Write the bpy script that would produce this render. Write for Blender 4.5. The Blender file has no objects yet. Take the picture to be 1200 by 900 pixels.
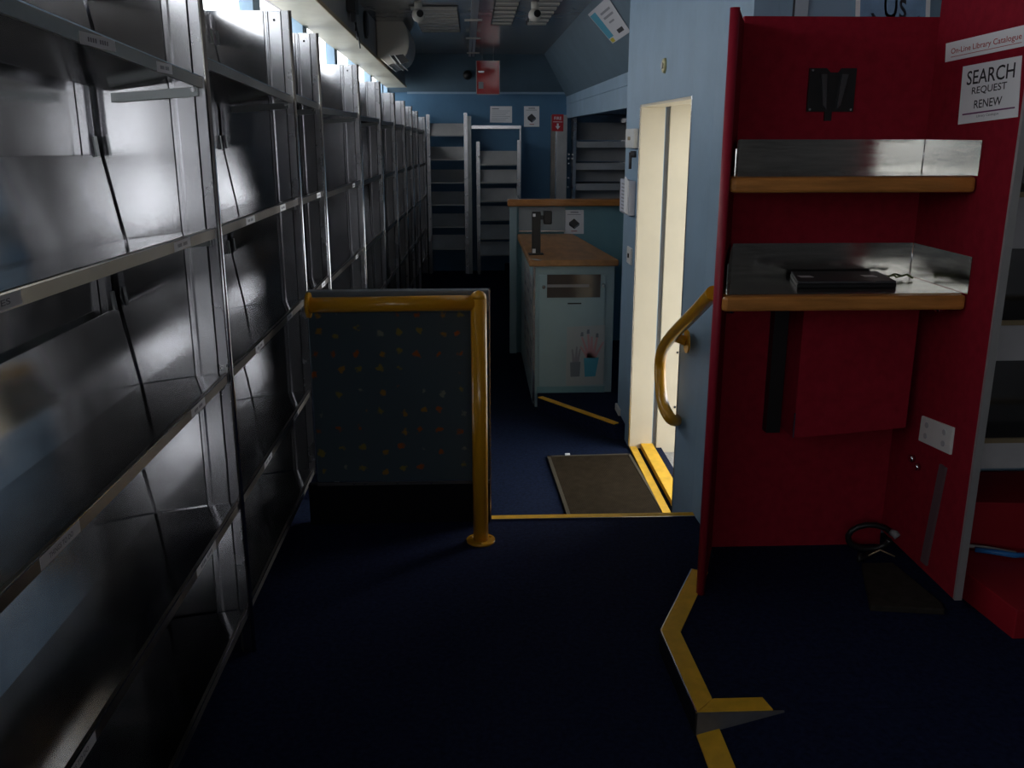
import bpy, bmesh, math, random
from mathutils import Vector, Matrix
random.seed(7)
PI = math.pi
scene = bpy.context.scene
COL = scene.collection

# ------------------------------------------------------------------ camera
F = 1075.0                                   # focal length in pixels of the 1200 x 900 frame
PITCH = math.atan(293 / F)
YAW = math.atan(46 / (F / math.cos(PITCH)))
CAM = Vector((0, 0, 1.6))
cam_data = bpy.data.cameras.new('camera')
cam_data.sensor_width = 36.0
cam_data.lens = 36.0 * F / 1200.0
cam_data.clip_start = 0.05
cam = bpy.data.objects.new('camera', cam_data)
COL.objects.link(cam)
cam.location = CAM
cam.rotation_euler = (PI / 2 - PITCH, 0, -YAW)
scene.camera = cam

# ------------------------------------------------------------------ view, sky, daylight portals
scene.view_settings.view_transform = 'Standard'
scene.view_settings.look = 'None'
scene.view_settings.exposure = 0.30
scene.view_settings.gamma = 1.0
scene.view_settings.use_curve_mapping = False
scene.cycles.max_bounces = 10
scene.cycles.diffuse_bounces = 5
scene.cycles.glossy_bounces = 6
scene.cycles.transparent_max_bounces = 12
scene.cycles.sample_clamp_indirect = 4.0

SKY = 5.0
world = bpy.data.worlds.new('overcast_sky')
scene.world = world
world.use_nodes = True
wn = world.node_tree.nodes
wn['Background'].inputs[0].default_value = (0.93, 0.96, 1.0, 1)
wn['Background'].inputs[1].default_value = SKY


def portal(name, loc, rot, sx, sy):
    d = bpy.data.lights.new(name, 'AREA')
    d.shape = 'RECTANGLE'
    d.size, d.size_y = sx, sy
    d.cycles.is_portal = True
    o = bpy.data.objects.new(name, d)
    o.location = loc
    o.rotation_euler = rot
    COL.objects.link(o)


# portals sit in the openings daylight comes through; rear ones in added windows
portal('window_daylight_portal', (-1.20, 5.0, 2.15), (0, -PI / 2, 0), 0.5, 16.0)
portal('doorway_daylight_portal', (1.47, 4.6, 0.6), (0, PI / 2, 0), 2.4, 1.4)
portal('added_rear_portal', (.575, -2.06, 1.50), (PI / 2, 0, 0), .45, .90)
portal('added_rear_portal', (-.75, -2.06, 1.80), (PI / 2, 0, 0), .6, .8)


# ------------------------------------------------------------------ pixel rays
FW = Vector((math.sin(YAW) * math.cos(PITCH), math.cos(YAW) * math.cos(PITCH), -math.sin(PITCH)))
RT = Vector((math.cos(YAW), -math.sin(YAW), 0))
UP = RT.cross(FW)


def ray(x, y):
    return FW + RT * ((x - 600) / F) - UP * ((y - 450) / F)


def on_plane(x, y, o, n):
    d = ray(x, y)
    return CAM + d * ((Vector(o) - CAM).dot(Vector(n)) / d.dot(Vector(n)))


def at_x(x, y, c): return on_plane(x, y, (c, 0, 0), (1, 0, 0))
def at_y(x, y, c): return on_plane(x, y, (0, c, 0), (0, 1, 0))
def at_z(x, y, c): return on_plane(x, y, (0, 0, c), (0, 0, 1))


# ------------------------------------------------------------------ materials
MATS = {}


def mat(name, col, rough=0.5, metal=0.0, spec=0.5, noise=0.0, nscale=8.0, bump=0.0, bscale=200.0,
        rvar=0.0, stretch=None, coat=0.0, trans=0.0, ior=1.45, alpha=1.0):
    if name in MATS:
        return MATS[name]
    m = bpy.data.materials.new(name)
    m.use_nodes = True
    nt = m.node_tree
    n, l = nt.nodes, nt.links
    b = n['Principled BSDF']
    b.inputs['Base Color'].default_value = (*col, 1)
    b.inputs['Roughness'].default_value = rough
    b.inputs['Metallic'].default_value = metal
    b.inputs['Specular IOR Level'].default_value = spec
    b.inputs['IOR'].default_value = ior
    b.inputs['Coat Weight'].default_value = coat
    b.inputs['Transmission Weight'].default_value = trans
    b.inputs['Alpha'].default_value = alpha
    tc = n.new('ShaderNodeTexCoord')
    mp = n.new('ShaderNodeMapping')
    l.new(tc.outputs['Object'], mp.inputs[0])
    if stretch:
        mp.inputs['Scale'].default_value = stretch
    if noise > 0 or rvar > 0:
        t = n.new('ShaderNodeTexNoise')
        t.inputs['Scale'].default_value = nscale
        t.inputs['Detail'].default_value = 6
        t.inputs['Roughness'].default_value = 0.6
        l.new(mp.outputs[0], t.inputs['Vector'])
        if noise > 0:
            r = n.new('ShaderNodeMapRange')
            r.inputs[1].default_value, r.inputs[2].default_value = 0.3, 0.7
            r.inputs[3].default_value, r.inputs[4].default_value = 1 - noise, 1 + noise
            l.new(t.outputs['Fac'], r.inputs[0])
            mx = n.new('ShaderNodeVectorMath')
            mx.operation = 'SCALE'
            mx.inputs[0].default_value = col
            l.new(r.outputs[0], mx.inputs['Scale'])
            l.new(mx.outputs[0], b.inputs['Base Color'])
        if rvar > 0:
            r = n.new('ShaderNodeMapRange')
            r.inputs[1].default_value, r.inputs[2].default_value = 0.3, 0.7
            r.inputs[3].default_value, r.inputs[4].default_value = max(0.02, rough - rvar), rough + rvar
            l.new(t.outputs['Fac'], r.inputs[0])
            l.new(r.outputs[0], b.inputs['Roughness'])
    if bump > 0:
        t = n.new('ShaderNodeTexNoise')
        t.inputs['Scale'].default_value = bscale
        t.inputs['Detail'].default_value = 3
        l.new(mp.outputs[0], t.inputs['Vector'])
        bp = n.new('ShaderNodeBump')
        bp.inputs['Strength'].default_value = bump
        bp.inputs['Distance'].default_value = 0.01
        l.new(t.outputs['Fac'], bp.inputs['Height'])
        l.new(bp.outputs[0], b.inputs['Normal'])
    MATS[name] = m
    return m


ALU = mat('mill_finish_aluminium', (0.50, 0.50, 0.52), 0.26, 1.0, noise=0.14, nscale=2.5, rvar=0.07)
ALU_SHEET = mat('aluminium_sheet', (0.50, 0.50, 0.51), 0.13, 1.0, noise=0.16, nscale=2.0, rvar=0.045)
ALU_EDGE = mat('bright_aluminium_edge', (0.66, 0.66, 0.68), 0.22, 1.0, noise=0.06)
ALU_LIP = mat('worn_aluminium_lip', (0.27, 0.245, 0.22), 0.38, 1.0, noise=0.18, nscale=6.0, rvar=0.08)
ALU_DULL = mat('dull_grey_aluminium', (0.50, 0.50, 0.50), 0.55, 0.7, noise=0.1, nscale=4)
STEEL = mat('brushed_stainless', (0.55, 0.54, 0.51), 0.18, 1.0, noise=0.06, rvar=0.05, stretch=(1, 1, 12))
DARK_STEEL = mat('zinc_bracket', (0.30, 0.32, 0.32), 0.35, 1.0)
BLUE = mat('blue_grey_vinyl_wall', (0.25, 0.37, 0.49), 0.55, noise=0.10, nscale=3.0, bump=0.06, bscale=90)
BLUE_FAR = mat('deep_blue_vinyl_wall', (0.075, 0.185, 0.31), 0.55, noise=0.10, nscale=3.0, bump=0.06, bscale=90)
COVE = mat('slate_blue_coving', (0.10, 0.155, 0.20), 0.55, noise=0.1, nscale=3.0)
CEIL = mat('glossy_grey_ceiling', (0.32, 0.30, 0.285), 0.16, spec=0.6, noise=0.08)
CREAM = mat('cream_painted_metal', (0.66, 0.58, 0.43), 0.42, noise=0.05, nscale=4)
CREAM_TRIM = mat('cream_trim', (0.62, 0.59, 0.48), 0.5, noise=0.08, nscale=5)
GREYBOARD = mat('grey_bulkhead_board', (0.30, 0.29, 0.285), 0.5, noise=0.08)
CARPET = mat('navy_carpet', (0.010, 0.015, 0.045), 0.95, spec=0.1, noise=0.45, nscale=60, bump=0.5, bscale=350)
CARPET_W = mat('blue_carpet', (0.008, 0.014, 0.036), 0.95, spec=0.1, noise=0.4, nscale=60, bump=0.5, bscale=350)
BLACK = mat('black_plastic', (0.012, 0.012, 0.013), 0.4)
BLACK_CARPET = mat('black_kick_carpet', (0.008, 0.009, 0.012), 0.95, spec=0.1)
RED = mat('red_felt_panel', (0.265, 0.010, 0.024), 0.8, spec=0.15, noise=0.14, nscale=25, bump=0.1, bscale=300)
RED_EDGE = mat('red_edge_band', (0.30, 0.012, 0.030), 0.45, noise=0.05)
RED_PAINT = mat('red_painted_steel', (0.34, 0.010, 0.022), 0.45, noise=0.1)
WOOD = mat('varnished_timber_edge', (0.46, 0.185, 0.045), 0.28, noise=0.3, nscale=5, stretch=(1, 8, 8), coat=0.4)
WOODTOP = mat('worn_timber_top', (0.33, 0.155, 0.055), 0.4, noise=0.3, nscale=5, stretch=(3, 1, 3))
YELLOW = mat('yellow_powder_coat', (0.60, 0.29, 0.012), 0.28, noise=0.04, coat=0.3)
YELLOW_N = mat('yellow_stair_nosing', (0.78, 0.44, 0.03), 0.55, noise=0.15, nscale=14)
WHITE = mat('white_paper', (0.84, 0.84, 0.86), 0.7)
WHITE_PL = mat('white_plastic', (0.70, 0.70, 0.68), 0.35)
OFFWHITE = mat('offwhite_plastic', (0.56, 0.54, 0.49), 0.4)
TEAL = mat('pale_teal_laminate', (0.30, 0.42, 0.45), 0.45, noise=0.06, nscale=4)
TEAL_D = mat('teal_laminate', (0.17, 0.33, 0.37), 0.45, noise=0.06, nscale=4)
GREY = mat('grey_plastic', (0.25, 0.25, 0.26), 0.5)
DKGREY = mat('dark_grey', (0.05, 0.05, 0.055), 0.5)
MATBROWN = mat('brown_ribbed_matting', (0.050, 0.036, 0.022), 0.9, spec=0.1, noise=0.25, nscale=20)
INK = mat('black_ink', (0.02, 0.02, 0.025), 0.7)
INK_GREY = mat('grey_ink', (0.25, 0.25, 0.28), 0.7)
REDINK = mat('red_ink', (0.45, 0.05, 0.05), 0.7)
PURPLEINK = mat('plum_ink', (0.16, 0.03, 0.13), 0.7)
FIRE = mat('fire_sign_red', (0.50, 0.02, 0.03), 0.5)
ACRYLIC = mat('red_acrylic', (0.45, 0.03, 0.03), 0.08, coat=0.5, alpha=0.8)
TREAD = mat('grey_tread_plate', (0.30, 0.29, 0.27), 0.6, noise=0.35, nscale=60)
SMOKED = mat('smoked_panel', (0.07, 0.06, 0.055), 0.12, spec=0.6)
GROUND = mat('warm_grey_ground', (0.42, 0.40, 0.36), 0.9, noise=0.1)  # even warm grey base with slight random variation
SKYBLUE_P = mat('poster_sky_blue', (0.22, 0.38, 0.58), 0.6, noise=0.35, nscale=4)
PINKPRINT = mat('pink_print', (0.50, 0.28, 0.30), 0.7)
BLUEPRINT = mat('blue_print', (0.06, 0.30, 0.42), 0.7)
GREYPRINT = mat('grey_print', (0.16, 0.19, 0.22), 0.7)
YELPRINT = mat('yellow_print', (0.55, 0.45, 0.03), 0.7)
BLUECABLE = mat('blue_cable', (0.03, 0.20, 0.55), 0.4)
BRASS = mat('tan_strip', (0.42, 0.33, 0.20), 0.5, 0.3)
STRIPGREY = mat('plum_grey_strip', (0.12, 0.075, 0.085), 0.6)
FOAM = mat('brown_grey_block', (0.030, 0.026, 0.022), 0.9, spec=0.15, noise=0.3, nscale=30)
GREENW = mat('olive_wire', (0.10, 0.12, 0.04), 0.5)


def glass_mat():
    m = bpy.data.materials.new('window_glass')
    m.use_nodes = True
    n, l = m.node_tree.nodes, m.node_tree.links
    n.clear()
    out = n.new('ShaderNodeOutputMaterial')
    t = n.new('ShaderNodeBsdfTransparent')
    g = n.new('ShaderNodeBsdfGlossy')
    g.inputs['Roughness'].default_value = 0.02
    mx = n.new('ShaderNodeMixShader')
    mx.inputs[0].default_value = 0.06
    l.new(t.outputs[0], mx.inputs[1])
    l.new(g.outputs[0], mx.inputs[2])
    l.new(mx.outputs[0], out.inputs[0])
    return m


GLASS = glass_mat()


def motif_mat():
    """dark upholstery cloth with scattered small rust, olive and grey motifs"""
    m = bpy.data.materials.new('patterned_upholstery')
    m.use_nodes = True
    n, l = m.node_tree.nodes, m.node_tree.links
    b = n['Principled BSDF']
    b.inputs['Roughness'].default_value = 0.95
    b.inputs['Specular IOR Level'].default_value = 0.1
    tc = n.new('ShaderNodeTexCoord')
    mp = n.new('ShaderNodeMapping')
    mp.inputs['Scale'].default_value = (1, 0, 1)
    l.new(tc.outputs['Object'], mp.inputs[0])
    wob = n.new('ShaderNodeTexNoise')
    wob.inputs['Scale'].default_value = 45
    wob.inputs['Detail'].default_value = 2
    l.new(mp.outputs[0], wob.inputs['Vector'])
    ws = n.new('ShaderNodeVectorMath'); ws.operation = 'SCALE'
    ws.inputs['Scale'].default_value = 0.035
    l.new(wob.outputs['Color'], ws.inputs[0])
    ad = n.new('ShaderNodeVectorMath'); ad.operation = 'ADD'
    l.new(mp.outputs[0], ad.inputs[0]); l.new(ws.outputs[0], ad.inputs[1])
    v = n.new('ShaderNodeTexVoronoi')
    v.inputs['Scale'].default_value = 12.0
    v.inputs['Randomness'].default_value = 0.4
    l.new(ad.outputs[0], v.inputs['Vector'])
    lt = n.new('ShaderNodeMapRange')
    lt.inputs[1].default_value, lt.inputs[2].default_value = 0.12, 0.20
    lt.inputs[3].default_value, lt.inputs[4].default_value = 1, 0
    l.new(v.outputs['Distance'], lt.inputs[0])
    cr = n.new('ShaderNodeValToRGB')
    cr.color_ramp.interpolation = 'CONSTANT'
    e = cr.color_ramp.elements
    e[0].color = (0.26, 0.075, 0.02, 1)
    e[1].position = 0.35; e[1].color = (0.19, 0.155, 0.04, 1)
    e2 = e.new(0.6); e2.color = (0.17, 0.185, 0.15, 1)
    e3 = e.new(0.8); e3.color = (0.25, 0.14, 0.03, 1)
    sp = n.new('ShaderNodeSeparateColor')
    l.new(v.outputs['Color'], sp.inputs[0])
    l.new(sp.outputs[0], cr.inputs[0])
    mx = n.new('ShaderNodeMix'); mx.data_type = 'RGBA'
    mx.inputs[6].default_value = (0.055, 0.080, 0.098, 1)
    l.new(lt.outputs[0], mx.inputs[0])
    l.new(cr.outputs[0], mx.inputs[7])
    l.new(mx.outputs[2], b.inputs['Base Color'])
    return m


MOTIF = motif_mat()


# ------------------------------------------------------------------ mesh helpers (everything in world coordinates)
class MB:
    def __init__(self):
        self.bm = bmesh.new()
        self.mi = 0

    def _f(self, vs):
        try:
            f = self.bm.faces.new(vs)
            f.material_index = self.mi
            return f
        except ValueError:
            return None

    def hull8(self, p):
        """8 corners: bottom 4 (ccw), top 4 (ccw)"""
        v = [self.bm.verts.new(q) for q in p]
        for a in ((3, 2, 1, 0), (4, 5, 6, 7), (0, 1, 5, 4), (1, 2, 6, 5), (2, 3, 7, 6), (3, 0, 4, 7)):
            self._f([v[i] for i in a])
        return self

    def box(self, x0, x1, y0, y1, z0, z1):
        return self.hull8([(x0, y0, z0), (x1, y0, z0), (x1, y1, z0), (x0, y1, z0),
                           (x0, y0, z1), (x1, y0, z1), (x1, y1, z1), (x0, y1, z1)])

    def prism(self, poly, vec):
        """polygon (3-D points) extruded along vec"""
        vec = Vector(vec)
        a = [self.bm.verts.new(p) for p in poly]
        b = [self.bm.verts.new(Vector(p) + vec) for p in poly]
        self._f(a[::-1]); self._f(b)
        k = len(a)
        for i in range(k):
            self._f([a[i], a[(i + 1) % k], b[(i + 1) % k], b[i]])
        return self

    def plate(self, O, u, v, w, h, t):
        """thin slab: corner O, along u by w, along v by h, thickness t along u x v"""
        O, u, v = Vector(O), Vector(u).normalized(), Vector(v).normalized()
        n = u.cross(v)
        return self.prism([O, O + u * w, O + u * w + v * h, O + v * h], n * t)

    def tube(self, pts, r, seg=12, caps=True):
        pts = [Vector(p) for p in pts]
        rings = []
        prev = None
        for i, p in enumerate(pts):
            if i == 0: d = pts[1] - p
            elif i == len(pts) - 1: d = p - pts[i - 1]
            else: d = (pts[i + 1] - p).normalized() + (p - pts[i - 1]).normalized()
            d.normalize()
            if prev is None:
                a = d.orthogonal().normalized()
            else:
                a = (prev - d * prev.dot(d)).normalized()
            prev = a
            b = d.cross(a)
            rr = r[i] if isinstance(r, (list, tuple)) else r
            rings.append([self.bm.verts.new(p + a * (rr * math.cos(t)) + b * (rr * math.sin(t)))
                          for t in [2 * PI * k / seg for k in range(seg)]])
        for A, B in zip(rings, rings[1:]):
            for k in range(seg):
                f = self._f([A[k], A[(k + 1) % seg], B[(k + 1) % seg], B[k]])
                if f: f.smooth = True
        if caps:
            self._f(rings[0][::-1]); self._f(rings[-1])
        return self

    def cyl(self, p, d, r, h, seg=16, r2=None):
        p, d = Vector(p), Vector(d).normalized()
        return self.tube([p, p + d * h], [r, r if r2 is None else r2], seg)

    def ball(self, c, r, seg=12):
        res = bmesh.ops.create_uvsphere(self.bm, u_segments=seg, v_segments=seg // 2 + 2, radius=r,
                                        matrix=Matrix.Translation(c))
        for v in res['verts']:
            for f in v.link_faces:
                f.smooth = True
                f.material_index = self.mi
        return self

    def text(self, body, O, u, v, w, h, t=0.0004, font_shear=0.0):
        """lettering mesh fitted into w x h at lower-left corner O on the plane u, v"""
        O, u, v = Vector(O), Vector(u).normalized(), Vector(v).normalized()
        n = u.cross(v)
        c = bpy.data.curves.new('lettering', 'FONT')
        c.body = body
        c.shear = font_shear
        c.offset = .008
        c.resolution_u = 3
        o = bpy.data.objects.new('lettering_tmp', c)
        COL.objects.link(o)
        dg = bpy.context.evaluated_depsgraph_get()
        me = bpy.data.meshes.new_from_object(o.evaluated_get(dg))
        bpy.data.objects.remove(o)
        bpy.data.curves.remove(c)
        xs = [q.co.x for q in me.vertices]; ys = [q.co.y for q in me.vertices]
        x0, x1, y0, y1 = min(xs), max(xs), min(ys), max(ys)
        vs = [self.bm.verts.new(O + u * ((q.co.x - x0) / (x1 - x0) * w) + v * ((q.co.y - y0) / (y1 - y0) * h) + n * t)
              for q in me.vertices]
        for f in me.polygons:
            self._f([vs[i] for i in f.vertices])
        bpy.data.meshes.remove(me)
        return self

    def build(self, name, mats, parent=None, bevel=0.0, label=None):
        if not isinstance(mats, (list, tuple)):
            mats = [mats]
        off = Vector((0, 0, 0))
        if parent is not None:
            off = parent['_o'] if '_o' in parent.keys() else (0, 0, 0)
            off = Vector(off)
        bmesh.ops.recalc_face_normals(self.bm, faces=self.bm.faces)
        if parent is None:
            # origin at the base centre
            vs = [q.co for q in self.bm.verts]
            off = Vector(((min(q.x for q in vs) + max(q.x for q in vs)) / 2,
                          (min(q.y for q in vs) + max(q.y for q in vs)) / 2, min(q.z for q in vs)))
        bmesh.ops.translate(self.bm, verts=self.bm.verts, vec=-off)
        me = bpy.data.meshes.new(name)
        self.bm.to_mesh(me)
        self.bm.free()
        for m in mats:
            me.materials.append(m)
        o = bpy.data.objects.new(name, me)
        COL.objects.link(o)
        if parent is None:
            o.location = off
            o['_o'] = tuple(off)
        else:
            o.parent = parent
            o['_o'] = tuple(off)
        if bevel:
            md = o.modifiers.new('bevel', 'BEVEL')
            md.width = bevel
            md.segments = 2
            md.limit_method = 'ANGLE'
            md.angle_limit = 0.7
        if label:
            o['label'] = label
        return o


def tag(o, label, cat, group=None):
    o['label'] = label
    o['category'] = cat
    if group: o['group'] = group
    return o


def thing(name, label, cat, loc, group=None):
    o = bpy.data.objects.new(name, None)
    o.empty_display_size = 0.1
    COL.objects.link(o)
    o.location = loc
    o['_o'] = tuple(loc)
    return tag(o, label, cat, group)


def struct(mb, name, m, bevel=0.0):
    o = mb.build(name, m, None, bevel)
    o['kind'] = 'structure'
    return o


def box(*a):
    return MB().box(*a)


X3, Y3, Z3 = Vector((1, 0, 0)), Vector((0, 1, 0)), Vector((0, 0, 1))

# ================================================================== SETTING
WELL = -0.20          # floor of the door well and aisle
PLAT = 0.07           # raised platform carrying the red catalogue desk
STEP_Y = 3.68         # edge of the front floor
FAR_Y = 12.5
CEIL_Z = 2.56
DW = 0.905            # face of the blue door wall
LW = -1.09            # inside of the left wall

# floors
struct(box(-1.2, 2.45, -2.1, STEP_Y, -0.30, 0.0), 'floor', CARPET)
struct(box(-1.2, 1.10, STEP_Y, FAR_Y + .1, -0.32, WELL), 'floor_aisle', CARPET_W)
# raised staff floor behind the counter, its edge running at an angle
SP = -0.10
e0, e1 = at_z(632, 466, SP), at_z(721, 497, SP)
m = MB().prism([(e0.x, e0.y, WELL), (e1.x, e1.y, WELL), (1.06, e1.y, WELL), (1.06, 5.75, WELL), (2.15, 5.75, WELL), (2.15, FAR_Y, WELL), (0.42, FAR_Y, WELL), (0.42, e0.y + .05, WELL)], (0, 0, SP - WELL))
struct(m, 'floor_staff', CARPET)
d = (e1 - e0).normalized(); nrm = Vector((d.y, -d.x, 0))
m = MB().prism([e0 + nrm * .012, e1 + nrm * .012, e1 - nrm * .028, e0 - nrm * .028], (0, 0, .006))
o = struct(m, 'trim_6', YELLOW_N)

# raised platform at the right with a ramp in front of it
pn = [at_z(811, 668, PLAT), at_z(775, 740, PLAT), at_z(817, 836, PLAT)]
pr = at_z(907, 836, PLAT)
RAMP_Y = pn[2].y
m = MB().prism([(pn[0].x, pn[0].y, 0), (pn[1].x, pn[1].y, 0), (pn[2].x, pn[2].y, 0), (pr.x, pn[2].y, 0), (2.4, pn[2].y, 0), (2.4, 3.4, 0), (0.9, 3.4, 0), (.9, pn[0].y + .12, 0)], (0, 0, PLAT))
struct(m, 'floor_platform', CARPET)
rx0, rx1 = pn[2].x, pr.x + .03
m = MB().prism([(rx0, RAMP_Y - .001, 0.0), (rx1, RAMP_Y - .001, PLAT - .001), (2.4, RAMP_Y - .001, PLAT - .001), (2.4, RAMP_Y - .001, 0.0)], (0, -1.6, 0))
struct(m, 'floor_ramp', CARPET)


nw = .058


def left_n(a, b):
    d = (b - a).normalized()
    return Vector((-d.y, d.x, 0))


n0, n1 = left_n(pn[0], pn[1]), left_n(pn[1], pn[2])
bis = (n0 + n1).normalized()
mit = pn[1] + bis * (nw / bis.dot(n0))
d1n = (pn[2] - pn[1]).normalized()
in2 = mit + d1n * ((RAMP_Y + nw - mit.y) / d1n.y)
for nm, A, B, C2, D2 in (('trim_1', pn[0], pn[1], mit, pn[0] + n0 * nw), ('trim_2', pn[1], pn[2], in2, mit)):
    o = struct(MB().prism([A, B, C2, D2], (0, 0, .005)), nm, YELLOW_N)
    nn_ = left_n(A, B)
    MB().prism([A - nn_ * .004, B - nn_ * .004, B, A], (0, 0, -PLAT)).build('riser_plate', BLACK, o)
    MB().prism([A - nn_ * .004, B - nn_ * .004, B, A], (0, 0, .0055)).build('metal_edge', ALU_EDGE, o)
# short return nosing on top of the tapering metal riser, then the ramp's own edge
m = MB().prism([(pn[2].x + .003, RAMP_Y, PLAT), (pr.x, RAMP_Y, PLAT), (pr.x - .012, RAMP_Y + nw, PLAT), (in2.x + .003, RAMP_Y + nw, PLAT)], (0, 0, .006))
o = struct(m, 'trim_3', YELLOW_N)
MB().prism([(rx0, RAMP_Y - .006, 0.002), (rx1, RAMP_Y - .006, PLAT), (rx1, RAMP_Y - .006, PLAT + .004), (rx0, RAMP_Y - .006, PLAT + .004)], (0, .005, 0)).build('riser_plate', mat('scuffed_riser_steel', (.15, .15, .16), .5, .5, noise=.25), o)
m = MB().hull8([(rx0, .9, .002), (rx0 + .062, .9, .02), (rx0 + .062, RAMP_Y - .008, .02), (rx0, RAMP_Y - .008, .002),
                (rx0, .9, .008), (rx0 + .062, .9, .026), (rx0 + .062, RAMP_Y - .008, .026), (rx0, RAMP_Y - .008, .008)])
struct(m, 'trim_4', YELLOW_N)
# nosing along the step down to the aisle
m = MB().box(0.045, .942, STEP_Y - .035, STEP_Y + .004, 0, .006)
o = struct(m, 'trim_5', YELLOW_N)
box(0.045, .942, STEP_Y - .041, STEP_Y - .036, 0, .007).build('metal_edge', ALU_EDGE, o)

# left wall below the window strip, window strip, mullions
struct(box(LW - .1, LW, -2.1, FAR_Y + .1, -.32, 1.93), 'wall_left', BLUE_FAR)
WT = 2.34
yy = [-2.05, -.6, .8, 2.2, 3.65, 5.05, 6.45, 7.85, 9.2, 10.5, 11.8, FAR_Y]
for i in range(len(yy) - 1):
    a, b = yy[i], yy[i + 1]
    w = thing('window_%d' % (i + 1), 'x', 'x', (LW - .05, (a + b) / 2, 1.93))
    for k in ('label', 'category'):
        del w[k]
    w['kind'] = 'structure'
    hw = .17
    box(LW - .055, LW - .05, a + .02, b - .02, 1.93, WT).build('pane', GLASS, w)
    m = box(LW - .07, LW - .0, b - hw / 2, b + hw / 2, 1.93, WT)
    m.build('mullion', BLUE, w)
    box(LW - .07, LW - .03, a, b, 1.93, 1.955).build('sill', BLUE, w)
struct(box(LW - .1, LW, -2.1, FAR_Y + .1, WT, CEIL_Z + .1), 'wall_left_top', GREYBOARD)

# overhead locker along the left, cream underside; it drops slightly towards the far end
BF = -.85


def zb(y): return 2.315 - .018 * (y - 5.5)


def bulk(x0, x1, dz0, top, y0=-2.1, y1=12.3):
    return MB().hull8([(x0, y0, zb(y0) + dz0), (x1, y0, zb(y0) + dz0), (x1, y1, zb(y1) + dz0), (x0, y1, zb(y1) + dz0),
                       (x0, y0, top if top else zb(y0)), (x1, y0, top if top else zb(y0)), (x1, y1, top if top else zb(y1)), (x0, y1, top if top else zb(y1))])


bk = struct(bulk(LW, BF, 0, CEIL_Z), 'trim_7', GREYBOARD)
bulk(LW, BF + .012, -.022, None).build('underside', CREAM_TRIM, bk)
bulk(BF + .012, BF + .018, -.026, None).build('edge_strip', BRASS, bk)

# ceiling, right coving, header above the staff bay
struct(box(-1.2, 2.5, -2.2, FAR_Y + .1, CEIL_Z, CEIL_Z + .08), 'ceiling', CEIL)
HX, HZ0, HZ1, CVX = 1.23, 1.80, 2.07, .90
m = MB().box(HX, HX + .09, 5.6, FAR_Y, HZ0, HZ1 - .10)
m.box(HX - .004, HX + .09, 5.6, FAR_Y, HZ1 - .098, HZ1)
struct(m, 'trim_8', BLUE)
struct(MB().prism([(HX - .004, 5.6, HZ1), (HX + .09, 5.6, HZ1), (CVX + .09, 5.6, CEIL_Z), (CVX, 5.6, CEIL_Z)], (0, FAR_Y - 5.6, 0)), 'trim_9', COVE)
# staff bay (slides out beyond the header)
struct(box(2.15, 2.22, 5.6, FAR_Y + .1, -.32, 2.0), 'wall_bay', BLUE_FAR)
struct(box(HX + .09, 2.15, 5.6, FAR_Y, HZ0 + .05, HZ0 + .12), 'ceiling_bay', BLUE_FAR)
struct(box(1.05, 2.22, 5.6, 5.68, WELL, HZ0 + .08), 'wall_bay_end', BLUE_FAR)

# far wall with sloped upper part
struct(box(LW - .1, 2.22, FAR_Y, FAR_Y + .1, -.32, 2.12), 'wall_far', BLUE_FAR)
struct(MB().prism([(LW, FAR_Y + .1, 2.12), (LW, FAR_Y - .03, 2.12), (LW, FAR_Y - .42, CEIL_Z), (LW, FAR_Y + .1, CEIL_Z)], (2.32, 0, 0)), 'trim_10', COVE)
struct(box(-.84, 1.22, FAR_Y - .05, FAR_Y - .03, 2.10, 2.125), 'trim_11', BLUE)

# blue door wall with its opening
DY0, DY1, DZ = 3.92, 5.13, 1.752
dw = MB()
dw.prism([(DW, DY0, WELL - .1), (.942, 3.70, WELL - .1), (.958, 3.30, WELL - .1), (DW + .14, 3.30, WELL - .1), (DW + .14, DY0, WELL - .1)], (0, 0, CEIL_Z - WELL + .1))
dw.box(DW, DW + .14, DY1, 5.58, WELL - .1, CEIL_Z)
dw.box(DW, DW + .14, DY0, DY1, DZ, CEIL_Z)
struct(dw, 'wall_door', BLUE)
# lining of the passage: inner and outer cream panels, a dark track slot between them
door = MB()
door.box(DW + .004, DW + .135, DY1 - .012, DY1, WELL, DZ)
door.box(DW + .004, DW + .135, DY0, DY0 + .012, WELL, DZ)
door.box(DW + .004, DW + .135, DY0, DY1, DZ - .012, DZ)
d1 = struct(door, 'door_1', CREAM)
m = MB().box(DW + .165, 1.44, DY1 - .004, DY1 + .03, WELL - .06, DZ + .02)
m.box(DW + .165, 1.44, DY0 - .03, DY0 + .004, WELL - .06, DZ + .02)
m.box(DW + .165, 1.44, DY0, DY1, DZ + .004, DZ + .05)
m.build('outer_panel', CREAM, d1)
m = MB().box(DW + .14, DW + .165, DY1 + .02, DY1 + .03, WELL, DZ)
m.box(DW + .14, DW + .165, DY0 - .03, DY0 - .02, WELL, DZ)
m.box(DW + .14, DW + .165, DY0 - .03, DY1 + .03, DZ + .03, DZ + .05)
m.build('track_slot', GREY, d1)
box(DW - .002, DW + .004, DY1 - .006, DY1 + .006, WELL, DZ).build('corner_bead', ALU_EDGE, d1)
box(DW - .002, DW + .004, DY0 - .006, DY0 + .006, WELL, DZ).build('corner_bead', ALU_EDGE, d1)
box(DW + .004, DW + .045, DY0, DY1 - .012, WELL, WELL + .012).build('threshold', YELLOW_N, d1)
box(DW + .07, DW + .14, DY0, DY1 - .012, WELL, WELL + .03).build('threshold', YELLOW_N, d1)
box(DW + .14, 1.44, DY0, DY1, WELL - .08, WELL - .03).build('step_tread', TREAD, d1)
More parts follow.
